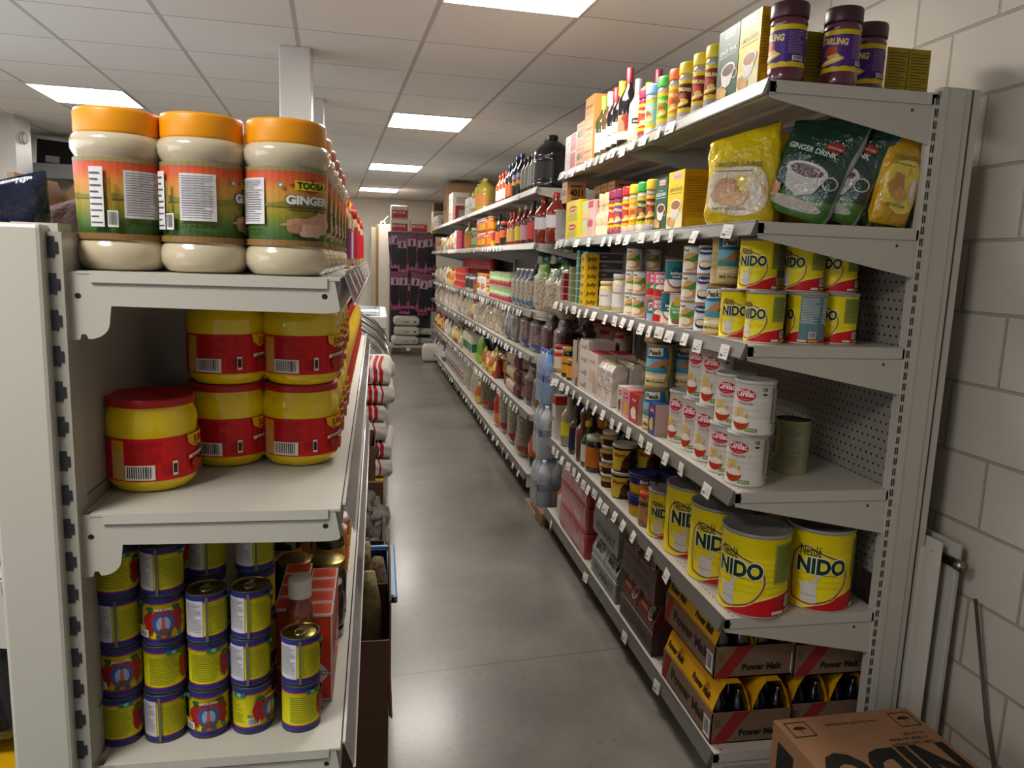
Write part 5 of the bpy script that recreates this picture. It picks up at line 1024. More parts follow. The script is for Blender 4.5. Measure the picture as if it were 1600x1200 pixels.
# ------------------------------------------------------------------ far right rack: goods
G = R2
for px, dd in ((858, .12), (872, .34)): put(G, 0, JUG_BLK, px=px, d=dd, turn=.5)
for px in (838, 832, 826, 820): put(G, 0, S_BLK, px=px, deep=2)
for px in (815, 808): put(G, 0, S_COLA, px=px, turn=.8, deep=2)
for px, p in ((801, S_SOY), (796, S_SOY), (791, S_ORG), (786, S_ORG), (781, S_ORG)): put(G, 0, p, px=px, turn=.7, deep=2)
put(G, 0, JUG_OIL, px=757, turn=.8); put(G, 0, JUG_OI2, px=748, turn=.8, deep=2); put(G, 0, JUG_OI2, px=765, turn=.8, d=.3)
WBX = lambda c, tx, ds: (lambda w_: carton(w_, .2, .17, c, [T(tx, 0, .08, .03, '#6b6258', .03, w_*.6)]+lines(-w_*.3, w_*.3, .03, .06, 2, '#8a8278'), [Rc(-.06, .06, .04, .12, '#9a938a')], desc=ds, name='box'))
BIGC = carton(.5, .4, .52, '#a8835c', [T('DIAMANT', 0, .2, .03, '#4a3826', .04, .25)], [T('KARTON', 0, .24, .02, '#5a4630', .03, .2), T('FRAGILE GOODS', 0, .13, .022, '#3a2c1e', .05, .28)], kind='card', desc='tall brown cardboard carton reaching the ceiling', name='cardboard_box', bev=.003)
put(G, 0, BIGC, px=722, d=.24); 
pbox(G, 0, 727, 733, .17, WBX('#c3c0b4', 'tea', 'pale box between the oil and the tall carton')); pbox(G, 0, 734, 741, .2, WBX('#a8a8a6', 'mix', 'grey white pouch box next to the oil'))
pbox(G, 0, 696, 702, .3, WBX('#bdb5ab', 'food', 'white box left of the tall carton'), lv=2); pbox(G, 0, 703, 707, .2, WBX('#8a3c2c', 'rice', 'dark red box left of the tall carton'))
pbox(G, 0, 681, 690, .17, WBX('#c8b8b4', 'cups', 'pinkish white box at the far end'), lv=1)
fill(G, 0, [carton(.2, .3, .22, '#7c5c40', kind='card', desc='brown open carton', name='cardboard_box', bev=.002)], 5.3, 6.2, d=.3)
# second shelf
for px in (866, 848): put(G, 1, S_BIGR, px=px, deep=2, turn=.7)
for px, p in ((832, S_DRK), (821, S_PINK), (812, S_PALM), (803, S_HOT), (798, S_HOT)): put(G, 1, p, px=px, turn=.8, deep=3)
STK = simplejar('dark sauce jar with orange label', .042, .19, '#2a1512', '#b8481c', '#c8622c', lab=(.35, .65)); put(G, 1, STK, px=789, turn=.6, deep=2)
put(G, 1, S_SOY, px=780, deep=2); PKR = carton(.1, .08, .12, '#b82c34', [Rc(-.05, .05, .0, .05, '#d0a82c')], [Rc(-.04, .04, .0, .05, '#d0a82c')], desc='red and yellow noodle cup', name='noodle_cup'); put(G, 1, PKR, px=776, lv=1)
OJ = [simplejar('orange jar of sauce', .042, .13, '#c05c1c', '#c8a890', '#d8821c', lab=(.2, .6)), simplejar('red yellow jar of sauce', .042, .13, '#a83418', '#d8c8b8', '#d0b02c', lab=(.2, .6)), simplejar('amber jar with red lid', .042, .13, '#b86a1c', '#b8241c', '#c8441c', lab=(.2, .6))]
fill(G, 1, OJ, G.along(772, .05, 1.7), G.along(748, .05, 1.7), lv=2, turn=.7)
GLJ = simplejar('green tinted jar', .045, .2, '#6d7a4a', '#c8c8b8', '#8fa47c', lab=(.2, .5)); put(G, 1, GLJ, px=743, deep=2); OLV = bottle('oil_bottle', 'olive oil bottle with orange label', .05, .28, '#8c8438', '#d07a34', '#b89a3c', lab=(.1, .5), sq=3); put(G, 1, OLV, px=734, deep=2, turn=.6)
PKP = carton(.09, .08, .2, '#a81c40', [Ring(0, .05, .02, .02, .004, '#c87a90', 10), Ring(0, .1, .02, .02, .004, '#c87a90', 10)], [Ring(0, .05, .02, .02, .004, '#c87a90', 10), Ring(0, .1, .02, .02, .004, '#c87a90', 10), Ring(0, .15, .02, .02, .004, '#c87a90', 10)], desc='crimson patterned packet', name='packet'); fill(G, 1, [PKP], G.along(727, .05, 1.7), G.along(717, .05, 1.7), deep=2)
def pouch(desc, w_, d, h, c1, c2, seed): return bag(desc, w_, d, h, lambda a, t: c2 if .35 < t < .75 and .55 < a < .95 else c1, 'foil', 'pouch', seed=seed, rough=.12, seg=20, rows=9)
P_W = pouch('white flour pouch', .13, .09, .2, '#c9c2b8', '#b8a898', 41); P_G = pouch('pale green pouch', .12, .08, .19, '#8a9c7c', '#c8c0a8', 42); P_Y = pouch('yellow snack pouch', .13, .08, .2, '#c8a83c', '#b85c2c', 43); P_R = pouch('red snack pouch', .13, .08, .2, '#a8382c', '#d8b84c', 44); P_B = pouch('blue white pouch', .13, .08, .2, '#3a5a8c', '#c8c8cc', 45); P_T = pouch('tan grain pouch', .14, .1, .22, '#a8906c', '#c8b898', 46); P_C = pouch('clear pouch of pale grain', .16, .11, .24, '#b8ac94', '#a08c6c', 47)
fill(G, 1, [P_W, P_Y, P_G, P_W, P_T, P_R], G.along(716, .05, 1.7), 6.8, deep=1)
# third shelf
BW = bean_bag('bag of white beans with green top', .19, .13, .3, '#b8a88c', '#7fb04a', seed=3); BW2 = bean_bag('white bean bag with clear green top', .18, .13, .27, '#b0a084', '#8c9c80', seed=4); BBL = bean_bag('bean bag with navy label band', .15, .12, .26, '#a89884', '#20284a', '#4a7a9a', seed=5)
put(G, 2, BW2, px=890, d=.08); put(G, 2, BW2, px=867, d=.08); put(G, 2, BW, px=848, d=.1, deep=2); 
for px in (833, 825, 818, 812): put(G, 2, BBL, px=px)
DKB = bag('dark olive wrapped greens bundle', .3, .25, .16, lambda a, t: '#26402a', 'foil', 'wrapped_bundle', seed=8); spawn(DKB, G.W(.28, .3, 1.18+.27), G.face, where=G.z[2][1], order=.2); spawn(DKB, G.W(.75, .32, 1.18+.27), G.face, where=G.z[2][1], order=.3, desc='second dark wrapped bundle further along')
DKX = carton(.9, .2, .268, '#131418', desc='black crate carrying the wrapped bundles', name='crate', kind='matte'); spawn(DKX, G.W(.5, .36, 1.18), G.face, where=G.z[2][1], order=.4)
fill(G, 2, [C_GRN], G.along(802, .05, 1.3), G.along(768, .05, 1.3), lv=2, deep=2, turn=.7)
WCN = simplejar('white supplement tub with orange lid', .05, .19, '#c8c4bc', '#c88a2c', '#cfc8c0', [blob(0, .08, .03, .03, '#b8702c')]); BLJ = simplejar('white jar with black lid', .05, .17, '#c4c2bc', '#55585a', '#3c4a3c'); RJ = carton(.07, .07, .12, '#b8303a', [blob(0, .05, .02, .03, '#4a8a3c')], desc='red fruit carton', name='carton')
for px, p in ((765, J_RR), (760, WCN), (753, WCN), (747, RJ), (741, BLJ), (734, BLJ)): put(G, 2, p, px=px, turn=.5)
fill(G, 2, [C_RED], G.along(770, .3, 1.5), G.along(728, .3, 1.5), lv=3, d=.3)
fill(G, 2, [C_TOM], G.along(731, .05, 1.3), G.along(715, .05, 1.3), lv=3, deep=1); fill(G, 2, [P_Y, P_Y, P_R], G.along(714, .05, 1.3), G.along(702, .05, 1.3), lv=1)
fill(G, 2, [P_T, P_G, P_W], G.along(701, .05, 1.3), 6.85)
# fourth shelf
BR = bean_bag('bag of dark red beans', .17, .12, .27, '#4a1418', '#55424a', seed=6); BP = bean_bag('bag of pink speckled beans, blue base', .19, .13, .26, '#8a6460', '#6a5a5c', '#3a58a0', seed=7); BT = bean_bag('bag of mottled brown beans', .19, .15, .26, '#8a7c6c', '#9a938a', seed=9)
put(G, 3, BR, px=880, d=.1, deep=2); put(G, 3, BR, px=860, d=.1, deep=2); put(G, 3, BP, px=842, d=.1); put(G, 3, BP, px=826, d=.1); put(G, 3, BT, px=812, d=.1)
BGY = pouch('grey mesh bag tied at the top', .13, .12, .27, '#5a5654', '#8a8886', 48); put(G, 3, BGY, px=799)
fill(G, 3, [P_C, P_C, P_T], G.along(792, .08, 1.0), G.along(752, .08, 1.0), deep=2, d=.08); fill(G, 3, [P_W, P_R, P_W, P_T], G.along(751, .08, 1.0), G.along(722, .08, 1.0), lv=1, deep=2)
fill(G, 3, [P_W, P_W, P_C], G.along(721, .08, 1.0), 6.8, deep=1)
# fifth shelf
BGN = bean_bag('bag of beans with lime green print', .17, .12, .28, '#7a8a3a', '#6a7a5a', seed=12); BMX = bean_bag('bag of red blue printed beans', .17, .12, .26, '#8a5a54', '#7a6a5c', '#3a4a80', seed=13)
for px in (876, 861): put(G, 4, BGN, px=px, d=.1)
put(G, 4, bean_bag('bag of beans with bright green clip', .17, .12, .28, '#8a6a54', '#4f9a3c', seed=14), px=846, d=.1); put(G, 4, BMX, px=832, d=.1)
RICE = sack('tan rice sack lying flat', .55, .34, .1, '#a89678', seed=21, stripes=lambda x, y, z: '#5c2c30' if (x > .12 and y < -.15) or (x < -.18 and y < -.14) else None, cuts=13)
for i in range(3): e = spawn(RICE, G.W(G.along(812, .1, .6), .2, .53+i*.1), G.face, where=G.z[4][1], desc='tan rice sack, %s of its pile' % ['lowest', 'middle', 'top'][i], order=2)
fill(G, 4, [P_Y, P_Y, P_R, P_Y], G.along(783, .08, .6), G.along(760, .08, .6), deep=2); 
P_LG = pouch('lime green snack pouch', .15, .1, .24, '#8ab02c', '#5a8a2c', 49); put(G, 4, P_LG, px=751); put(G, 4, P_B, px=757, deep=2, d=.2)
GBX = carton(.1, .09, .22, '#c8c0a8', [Rc(-.05, .05, .06, .14, '#1e6a44')], [Rc(-.04, .04, .06, .14, '#1e6a44')], desc='cream and green box', name='box'); fill(G, 4, [GBX], G.along(747, .08, .6), G.along(732, .08, .6), deep=1)
fill(G, 4, [P_W, P_Y, P_R, P_W, P_T, P_G], G.along(731, .08, .6), G.along(705, .08, .6), deep=2); fill(G, 4, [P_R, P_W, P_Y], G.along(704, .08, .6), 6.8)
# bottom shelf
WB = bean_bag('tall bag of white beans, green top', .2, .15, .38, '#b0a690', '#5a7040', '#b8501c', seed=15); WB2 = bean_bag('white bean bag with red foot', .2, .14, .42, '#b4aa92', '#a89c88', '#b01c2c', seed=16); BLB = pouch('black and orange bag', .18, .14, .32, '#26282a', '#b8501c', 50)
put(G, 5, BLB, px=839, d=.1); put(G, 5, WB, px=822, d=.1); put(G, 5, WB2, px=806, d=.1, deep=2); put(G, 5, WB2, px=792, d=.1); ORB = pouch('orange and red rice bag', .17, .12, .33, '#c8741c', '#b8281c', 51); put(G, 5, ORB, px=781, d=.08)
SBG = bean_bag('large sack of speckled beans', .3, .24, .4, '#7c6e58', '#8a8a7a', '#b84a1c', seed=17); put(G, 5, SBG, px=768, d=.16); CLB = pouch('big clear bag of white flour', .3, .25, .42, '#b8aa98', '#c8bcac', 52); put(G, 5, CLB, px=755, d=.16)
put(G, 5, P_Y, px=751, d=.06); put(G, 5, CLB, px=741, d=.15); fill(G, 5, [TUB_WHT], G.along(734, .1, .25), G.along(703, .1, .25), lv=2, deep=1, d=.12); fill(G, 5, [P_W, P_B, P_W], G.along(702, .1, .25), 6.9, deep=1)
FTW = sack('white sack slumped by the far rack foot', .22, .26, .26, '#b8b0a4', seed=53); spawn(FTW, G.W(6.5, -.04, 0), G.face, where='', order=1)

# ------------------------------------------------------------------ left rack: goods
wl1, wl2, wl3 = LR.z[0][1], LR.z[1][1], LR.z[2][1]
def lx(px, y, z):
    lo, hi = -.6, .3
    for _ in range(30):
        m = (lo+hi)/2
        if proj((m, y, z))[0] < px: lo = m
        else: hi = m
    return lo
for c, (px, nm) in enumerate(((192, 'left'), (321, 'middle'), (450, 'right'))):
    x = lx(px, 1.295, 1.5)
    for r in range(6):
        o_ = r < 2
        e = spawn(GING if o_ else GINR, (x, 1.295+.15*r, 1.4465), math.radians([122, 82, 30][c])+random.uniform(-.06, .06)*(r > 0), desc='%s lidded paste jar, %s column, %s row' % ('orange' if o_ else 'red', nm, ['front', 'second', 'third', 'fourth', 'fifth', 'sixth'][r]), where='', order=r)
        e['fin'] = True
TALL = [S_ORG, oilb('yellow capped vinegar bottle', .035, .22, '#c8b890', '#8a3c7a', '#c8a82c'), simplejar('pale paste jar', .045, .18, '#b8a888', '#b8281c', '#b01c2c')]
t = 1.02
while t < 2.7:
    p = random.choice(TALL)
    for d in (.05, .16, .27): spawn(p, LR.W(t, d, 1.4465), LR.face, where='left rack, top shelf', order=t+d*.1)
    t += p.w+.012
hj = .1582
for (px, y, n_, ds) in ((238, 1.365, 1, 'lone bouillon jar standing at the left'), (357, 1.52, 2, 'bouillon jar of the middle stack'), (470, 1.52, 2, 'bouillon jar of the right stack')):
    x = lx(px, y, 1.16)
    for q in range(n_): e = spawn(JUMBO, (x+.004*q, y-.01*q, 1.0803+hj*q), PI/2+(-.22 if px == 238 else -.5), desc=ds+('' if n_ == 1 else ', %s one' % ['lower', 'upper'][q]), where='on left rack', order=0)
for r in range(1, 4):
    for q in range(2): 
        e = spawn(JUMBO, (lx(470, 1.52, 1.16), 1.52+.152*r, 1.0803+hj*q), PI/2-.45, desc='bouillon jar, %s layer' % ['lower', 'upper'][q], where='in the right column, left rack', order=r)
RCB = oilb('yellow seasoning bottle with red cap', .032, .21, '#c8a40c', '#b8241c', '#b8141c'); t = .86
while t < 2.7:
    for d in (.05, .13): spawn(RCB, LR.W(t, d, 1.0803), LR.face, where='left rack, middle shelf', order=t+d*.1)
    t += .078
BJ = simplejar('big yellow jar with red lid', .07, .17, '#c8a80c', '#b0141c', '#b8241c')
# third shelf of the left rack
zc = .6603; hc = .0864
stk = [(190, 1.282, 4, [0, 2, 1, 0]), (259, 1.282, 4, [1, 0, 2, 1]), (326, 1.285, 3, [2, 0, 1, 1]), (392, 1.29, 3, [3, 1, 1, 1]), (470, 1.285, 2, [0, 1]), (327, 1.36, 4, [0, 1, 2, 1]), (402, 1.372, 4, [0, 1, 2, 1]), (275, 1.355, 4, [0, 1, 0, 2]), (330, 1.60, 3, [0, 1, 2])]
nm = ['leftmost front stack', 'second front stack', 'middle front stack', 'fourth front stack', 'short right stack', 'second row middle stack', 'second row right stack', 'second row left stack', 'third row stack']
for k, (px, y, n_, vs) in enumerate(stk[:8]):
    x = lx(px, y, .75)
    for q in range(n_): spawn(TOM[vs[q]], (x+random.uniform(-.002, .002), y+random.uniform(-.002, .002), zc+q*hc), PI/2+random.uniform(-.15, .15), desc=TOM[vs[q]].desc.replace('yellow paste can ', 'yellow can ')+', %s in %s' % (['lowest', 'second', 'third', 'top'][q], nm[k]), where='', order=k)['fin'] = True
for i in range(4):
    for j in range(2):
        spawn(TABB, (lx(498, 1.36, .75)-.055*j, 1.37+.055*i+.03*j, zc+.001), 0, desc='red pepper sauce carton, %s row, %s column' % (['front', 'second', 'third', 'fourth'][i], ['aisle side', 'inner'][j]), where='on left rack', order=i)
spawn(S_WCAP, (lx(468, 1.325, .78), 1.34, zc+.095), 0, desc='red sauce bottle with ribbed white cap', where='between cans and pepper cartons', order=0, scale=1.12)
spawn(carton(.05, .05, .094, '#9a2a1c', desc='small red carton under the white capped bottle', name='carton'), (lx(468, 1.345, .7), 1.35, zc), 0, where='', order=0)['fin'] = True
for i, (px, y) in enumerate(((412, 1.72), (462, 1.70), (512, 1.69))): spawn(J_DARK, (lx(px, y, .8), y, zc+.0), 0, desc='dark preserve jar with gold lid, %s of three' % ['left', 'middle', 'right'][i], where='on left rack', order=i)
for i, (px, y) in enumerate(((322, 1.56), (378, 1.55), (505, 1.61))): spawn(J_DARKB, (lx(px, y, .8), y, zc+.02 if 0 else zc), 0, desc='dark jar with black lid, %s' % ['left one', 'middle one', 'under the gold lids'][i], where='on left rack', order=i)
t = .65
while t < 2.7:
    p = random.choice([OJ[0], OJ[1], J_COFFEE, S_HOT])
    for d in (.055, .16): spawn(p, LR.W(t, d, .6603), LR.face, where='left rack, lower shelf', order=t+d*.1)
    t += p.w+.01
# other side of the left rack
LS = lambda p, x, y, z, ds, rz=0: spawn(p, (x, y, z), rz, desc=ds, where='', order=0).update(fin=True)
ORP = carton(.2, .12, .24, '#a8401c', [Rc(-.05, .07, .03, .14, '#b8aca8'), Rc(.075, .095, .1, .13, '#c8c0c0')]+barcode(.085, .03, .02, .05), None, desc='orange noodle pack', name='noodle_pack', kind='gloss')
LS(ORP, -.648, 1.34, .972, 'orange pack at the left edge behind the white post'); LS(carton(.2, .12, .16, '#1c2a5c', desc='blue pack', kind='gloss', name='snack_pack'), -.64, 1.34, 1.215, 'dark blue pack on the orange one at the left edge')
BLKB = pouch('black rubbish bag', .3, .3, .28, '#101014', '#18181e', 60); LS(BLKB, -.70, 1.42, .63, 'glossy black bag at the lower left edge'); YC = carton(.3, .2, .505, '#c8980c', kind='plastic', desc='yellow crate', name='crate'); 
mb = MB()
for i in range(3):
    for j in range(3): x, y = -.72+.065*i, 1.01+.06*j; mb.lathe([(.004, .56), (.018, .565), (.026, .592), (.030, .595)], '#a09890', 14, x, y)
for i in range(4): mb.box(-.76+.065*i-.004, -.756+.065*i, .98, 1.17, .55, .596, '#a8a098'); mb.box(-.76, -.56, .985+.065*i-.002, .987+.062*i, .55, .596, '#a8a098')
mb.box(-.76, -.56, .98, 1.17, 0, .55, '#a8a098'); tag(mb.build('egg_tray', 'matte'), 'stack of grey moulded egg trays at the lower left corner', 'tray')
LS(YC, -.72, 1.36, .122, 'yellow crate at the lower left edge')
# bags and flap on top of the left rack
BDK = gbag(.15, .06, .2, '#15203f', '#1c2c5c', '', 71); BCH = gbag(.14, .05, .2, '#4a4438', '#3a4a5a', '', 72)
lay(BDK, -.60, 1.36, 1.385, .35, .42, 'navy foil coffee bag with green clip', 'on top of left rack'); lay(BCH, -.70, 1.36, 1.385, .35, .4, 'olive foil bag at the left edge', 'on top of left rack'); lay(gbag(.13, .05, .21, '#8a7478', '#a08c90', '', 73), -.575, 1.44, 1.385, .7, .42, 'silvery pink foil bag leaning by the cardboard flap', 'on top of left rack')['o'].scale = (.75, .8, .82)
spawn(carton(.36, .35, .083, '#55524c', desc='low box under the foil bags', name='box'), (-.65, 1.45, 1.3), 0, where='on left rack')
mb = MB()
for i, (x, y, z) in enumerate(((-.60, 1.30, 1.552), (-.555, 1.31, 1.56), (-.65, 1.29, 1.55))): k = mb.mark(); mb.box(-.02, .02, -.006, .006, 0, .011, '#3fa02c', .004); mb.xf(Matrix.Translation((x, y, z)) @ Matrix.Rotation(.3*(i-1)+.1, 4, 'Y'), k)
tag(mb.build('bag_clip', 'plastic'), 'bright green clips on the foil bags at top left', 'clip')
mb = MB(); mb.prism([(-.60, 1.46), (-.46, 1.46), (-.43, 1.70), (-.50, 1.66), (-.57, 1.60), (-.63, 1.53)], 'y', 1.62, 1.625, '#87684e'); tag(mb.build('cardboard_flap', 'card'), 'torn brown cardboard flap behind the foil bags, left', 'cardboard')
mb = MB(); mb.prism([(-.575, 1.46), (-.563, 1.46), (-.60, 1.60), (-.612, 1.60)], 'y', 1.44, 1.62, '#a8927a'); mb.prism([(-.56, 1.46), (-.45, 1.46), (-.42, 1.71), (-.5, 1.67), (-.56, 1.61)], 'y', 1.7, 1.704, '#7c5e46'); tag(mb.build('cardboard_box', 'card'), 'brown carton side with pale cut edge at top left', 'box')
# far shelf by the left wall
t_ = thing('wall_shelf', 'grey metal shelf on the far left wall', 'shelf', (-3.0, 8.3, 0)); mb = MB(); mb.box(-.24, .5, -.5, 1.2, 2.17, 2.2, '#5c5f64'); mb.box(-.24, .5, -.52, -.5, 2.09, 2.22, '#9a9ea4'); mb.build('shelf', 'paint', t_)
mb = MB(); mb.box(-.24, .5, -.5, 1.2, 1.9, 1.93, '#2a2a2c'); mb.box(-.24, -.2, -.5, -.46, 0, 2.3, '#8a8d92'); mb.box(.46, .5, -.5, -.46, 0, 2.2, '#8a8d92'); mb.build('frame', 'paint', t_)
mb = MB(); k = mb.mark(); mb.box(-.2, .2, -.15, .15, 0, .24, '#15151a', .01); mb.box(.2, .212, -.14, .14, 0, .23, '#c8c4bc'); mb.box(-.12, 0, -.152, -.15, .04, .1, '#b8b8b8'); mb.xf(Matrix.Translation((-2.92, 8.1, 2.2)) @ Matrix.Rotation(.08, 4, 'Y'), k)
tag(mb.build('ring_binder', 'plastic'), 'black binder with white label on the far left shelf', 'binder')
mb = MB(); k = mb.mark(); mb.lathe([(0, 0), (.16, .01), (.17, .06), (.1, .1), (0, .11)], '#6a6668', 16); mb.xf(Matrix.Translation((-2.6, 8.15, 2.2)), k); tag(mb.build('folded_cloth', 'fabric'), 'grey folded cloth beside the black binder', 'cloth')

# ------------------------------------------------------------------ between the racks: bottled water
def waterpack(desc, body, label, cap, bw_=.085, h=.32, tint='film'):
    p = Proto('water_pack', desc, 'water', .27, .18, h); 
    for i in range(3):
        for j in range(2):
            x = (i-1)*bw_*1.02; y = (j-.5)*bw_*1.02; r = bw_/2; mb = MB(); pr = [(0, .002), (r*.8, 0), (r, .01)]
            for q in range(7): z = .02+q*(h*.6)/7; pr += [(r*.94, z+.008), (r, z+.016)]
            pr += [(r, h*.7), (r*.8, h*.8), (r*.4, h*.9), (r*.33, h*.93), (r*.36, h*.94), (r*.36, h), (0, h)]
            cs = [body]*(len(pr)-3)+[cap]*2; mb.lathe(pr, cs, 16, x, y); mb.lathe([(r*1.01, h*.42), (r*1.01, h*.55)], label, 16, x, y); p.part('bottle', mb, 'gloss')
    mb = MB(); r = bw_/2; X_, Y_ = bw_*1.53+.002, bw_*1.02+.002
    mb.lathe([(1.0, .005), (1.0, h*.72), (.85, h*.85), (.5, h*.97), (.2, h*1.0)], '#d8dce2', 32, sq=5)
    mb.v = [(a*X_, b_*Y_, c) for a, b_, c in mb.v]; p.part('wrap', mb, 'film'); return p
WAT = waterpack('clear bottled water pack', '#b4bac0', '#2c3e7a', '#c0c8d0'); WBL = waterpack('blue bottled water pack', '#6a98d0', '#123a90', '#2c50a8')
wy = 4.36
for q, (p, ds) in enumerate(((WAT, 'clear six pack of bottled water at the bottom, by the aisle'), (WAT, 'clear six pack of bottled water in the middle of the pile'), (WBL, 'blue six pack of bottled water on top of the pile'))):
    spawn(p, (1.03+.01*q, wy+.03*q, .012+q*.322), -PI/2, desc=ds, where='', order=q)['fin'] = True
spawn(WAT, (1.25, 4.38, .012), -PI/2, desc='clear six pack of bottled water behind, lower', where='', order=4)['fin'] = True; spawn(WBL, (1.25, 4.38, .334), -PI/2, desc='blue six pack of bottled water behind, upper', where='', order=4)['fin'] = True
mb = MB(); mb.box(.93, 1.4, 4.2, 4.56, 0, .006, '#8c6c50'); tag(mb.build('cardboard_sheet', 'card'), 'flat cardboard under the bottled water', 'cardboard'); 
mb = MB(); mb.box(.93, 1.2, 4.06, 4.18, 0, .07, '#7c5e46'); mb.box(.925, .93, 4.05, 4.19, 0, .08, '#94745a'); tag(mb.build('cardboard_tray', 'card'), 'low cardboard tray on the floor at the rack end', 'cardboard')

# ------------------------------------------------------------------ along the left rack on the floor
def openbox(x0, x1, y0, y1, h, col, inner='#5c4636', z=0, th=.006):
    mb = MB()
    mb.box(x0, x1, y0, y1, z, z+.006, inner); mb.box(x0, x0+th, y0, y1, z, z+h, col); mb.box(x1-th, x1, y0, y1, z, z+h, col); mb.box(x0+th, x1-th, y0, y0+th, z, z+h, col); mb.box(x0+th, x1-th, y1-th, y1, z, z+h, col); return mb
mb = openbox(-.36, .04, 1.98, 2.36, .44, '#6a5040'); mb.prism([(.034, .44), (.04, .44), (.052, .20), (.046, .2)], 'y', 1.99, 2.35, '#8a6a52'); mb.prism([(2.0, .2), (2.36, .2), (2.37, .62), (2.2, .60), (2.06, .52)], 'x', .042, .047, '#7c6048')
tag(mb.build('cardboard_box', 'card'), 'tall open brown carton of yams, nearest on the floor', 'box')
def yam(desc, L_, r, seed, col='#6a5a40'):
    rnd = random.Random(seed); p = Proto('yam', desc, 'vegetable', 2*r, 2*r, L_); mb = MB(); n = 12; pts = []; rs = []
    for i in range(n+1):
        t = i/n; pts.append((.012*math.sin(3*t+seed), .012*math.cos(4*t+seed), L_*t)); rs.append(r*(math.sin(PI*(.04+.92*t))**.4)*(1+.08*rnd.uniform(-1, 1)))
    mb.tube(pts, rs, col, 14); p.part('yam', mb, 'root'); return p
Y1 = yam('large brown yam', .56, .041, 1, '#8a7850'); Y2 = yam('large brown yam', .5, .045, 2, '#7c6a48'); Y3 = yam('brown yam', .4, .045, 5)
for i, (p, x, y, z, rx, ry) in enumerate(((Y1, -.02, 2.10, .01, -.1, .02), (Y1, -.10, 2.12, .01, -.12, .0), (Y2, -.17, 2.10, .02, .0, .05), (Y2, -.16, 2.26, .02, .0, .1), (Y1, -.27, 2.16, .02, 0, -.05), (Y1, -.06, 2.27, .05, -.05, .0))):
    spawn(p, (x, y, z), rot=(rx, ry, i), desc='brown yam in the near carton, %s' % ['right front', 'centre front', 'left of centre', 'middle rear', 'far left', 'right rear'][i], where='', order=i)['fin'] = True
mb = MB(); bl = '#1a3c66'
for bx in ((-.3, .055, 2.42, 2.432), (-.3, .055, 2.86, 2.872), (-.3, -.288, 2.42, 2.872), (.043, .055, 2.42, 2.872)): mb.box(*bx, 0, .36, bl, .004)
mb.box(-.31, .068, 2.41, 2.43, .345, .37, '#4a7ca8', .005); mb.box(.05, .075, 2.41, 2.88, .345, .37, '#4a7ca8', .005); mb.box(-.31, .068, 2.865, 2.885, .345, .37, '#4a7ca8', .005); mb.box(-.3, .05, 2.42, 2.87, 0, .01, bl)
tag(mb.build('crate', 'plastic'), 'blue plastic crate behind the yam carton on the floor', 'crate')
for i in range(5): spawn([Y3, Y1][i % 2], (-.24+.06*i, 2.48+.03*(i % 3), .05), rot=(-.25+.05*i, .1, .3*i), desc='yam in the blue crate, %s' % ['far left', 'left', 'middle', 'right of middle', 'far right'][i], where='', order=i)['fin'] = True
mb = openbox(-.36, .035, 2.95, 3.42, .36, '#4a382c'); mb.box(-.36, .035, 3.40, 3.42, .36, .4, '#5c4636'); mb.box(-.04, .035, 3.395, 3.42, .4, .47, '#5c4636'); tag(mb.build('cardboard_box', 'card'), 'dark carton with a notched rim holding crumpled plastic', 'box')
mb = MB(); bm = bmesh.new(); bmesh.ops.create_icosphere(bm, subdivisions=4, radius=1); rnd = random.Random(4)
from mathutils import noise
for v in bm.verts:
    n_ = noise.noise(v.co*2.2)*.35+abs(noise.noise(v.co*5))*.35; v.co = Vector((v.co.x*.17, v.co.y*.2, max(-.1, v.co.z*.15)))*(1+n_)+Vector((-.14, 3.17, .34))
mb.bm(bm, '#a8a49a', False); tag(mb.build('plastic_bag', 'film'), 'crumpled clear plastic bag over the dark carton', 'bag')
for i in range(4): spawn(Y3, (-.3+.07*i, 3.08+.02*i, .1), rot=(-1.2, .2*i, .3*i), desc='root under the crumpled plastic, %s' % ['leftmost', 'left', 'right', 'rightmost'][i], where='', order=i)['fin'] = True
mb = openbox(-.3, -.045, 3.5, 3.75, .38, '#b8b020'); tag(mb.build('cardboard_box', 'card'), 'narrow yellow carton of dark roots', 'box')
mb = openbox(-.34, -.09, 3.45, 3.49, .36, '#a8a49c'); mb.box(-.33, -.1, 3.458, 3.482, .35, .353, '#38302a'); tag(mb.build('cardboard_box', 'card'), 'thin white carton in front of the yellow one', 'box')
mb = openbox(-.34, -.0, 3.95, 4.35, .5, '#5c4638'); tag(mb.build('cardboard_box', 'card'), 'brown carton of sweet potatoes below the flour sacks', 'box')
SP_ = yam('sweet potato', .16, .036, 8, '#4a2c24')
for i in range(9): spawn(SP_, (-.07-.09*(i % 3), 4.05+.08*(i//3), .40), rot=(PI/2, .1*i, .9*i), desc='dark sweet potato, %s row, %s' % (['front', 'middle', 'back'][i//3], ['right', 'centre', 'left'][i % 3]), where='in the brown carton', order=i)['fin'] = True
mb = MB(); mb.box(-.34, .05, 4.42, 4.95, .06, .18, '#c8a80c', .004); tag(mb.build('cardboard_box', 'card'), 'yellow carton carrying the striped flour sacks', 'box')
mb = MB(); mb.box(-.3, .02, 4.42, 4.9, 0, .06, '#5a4838'); tag(mb.build('cardboard_box', 'card'), 'brown carton under the yellow one', 'box')
STRIPE = lambda off, wd: (lambda x, y, z: ['#a8141c', '#cfc8c2'][int((x-off)/.018) % 2] if 0 <= x-off < .018*7 else None)
FS = [sack('white flour sack with red stripes', .44, .5, .128, '#c4bdb6', stripes=STRIPE(.03+.02*i, 0), seed=60+i, cuts=39, name='flour_sack', shapes=lines(-.14, -.0, .03, .1, 8, '#8f8a88', .2)) for i in range(2)]
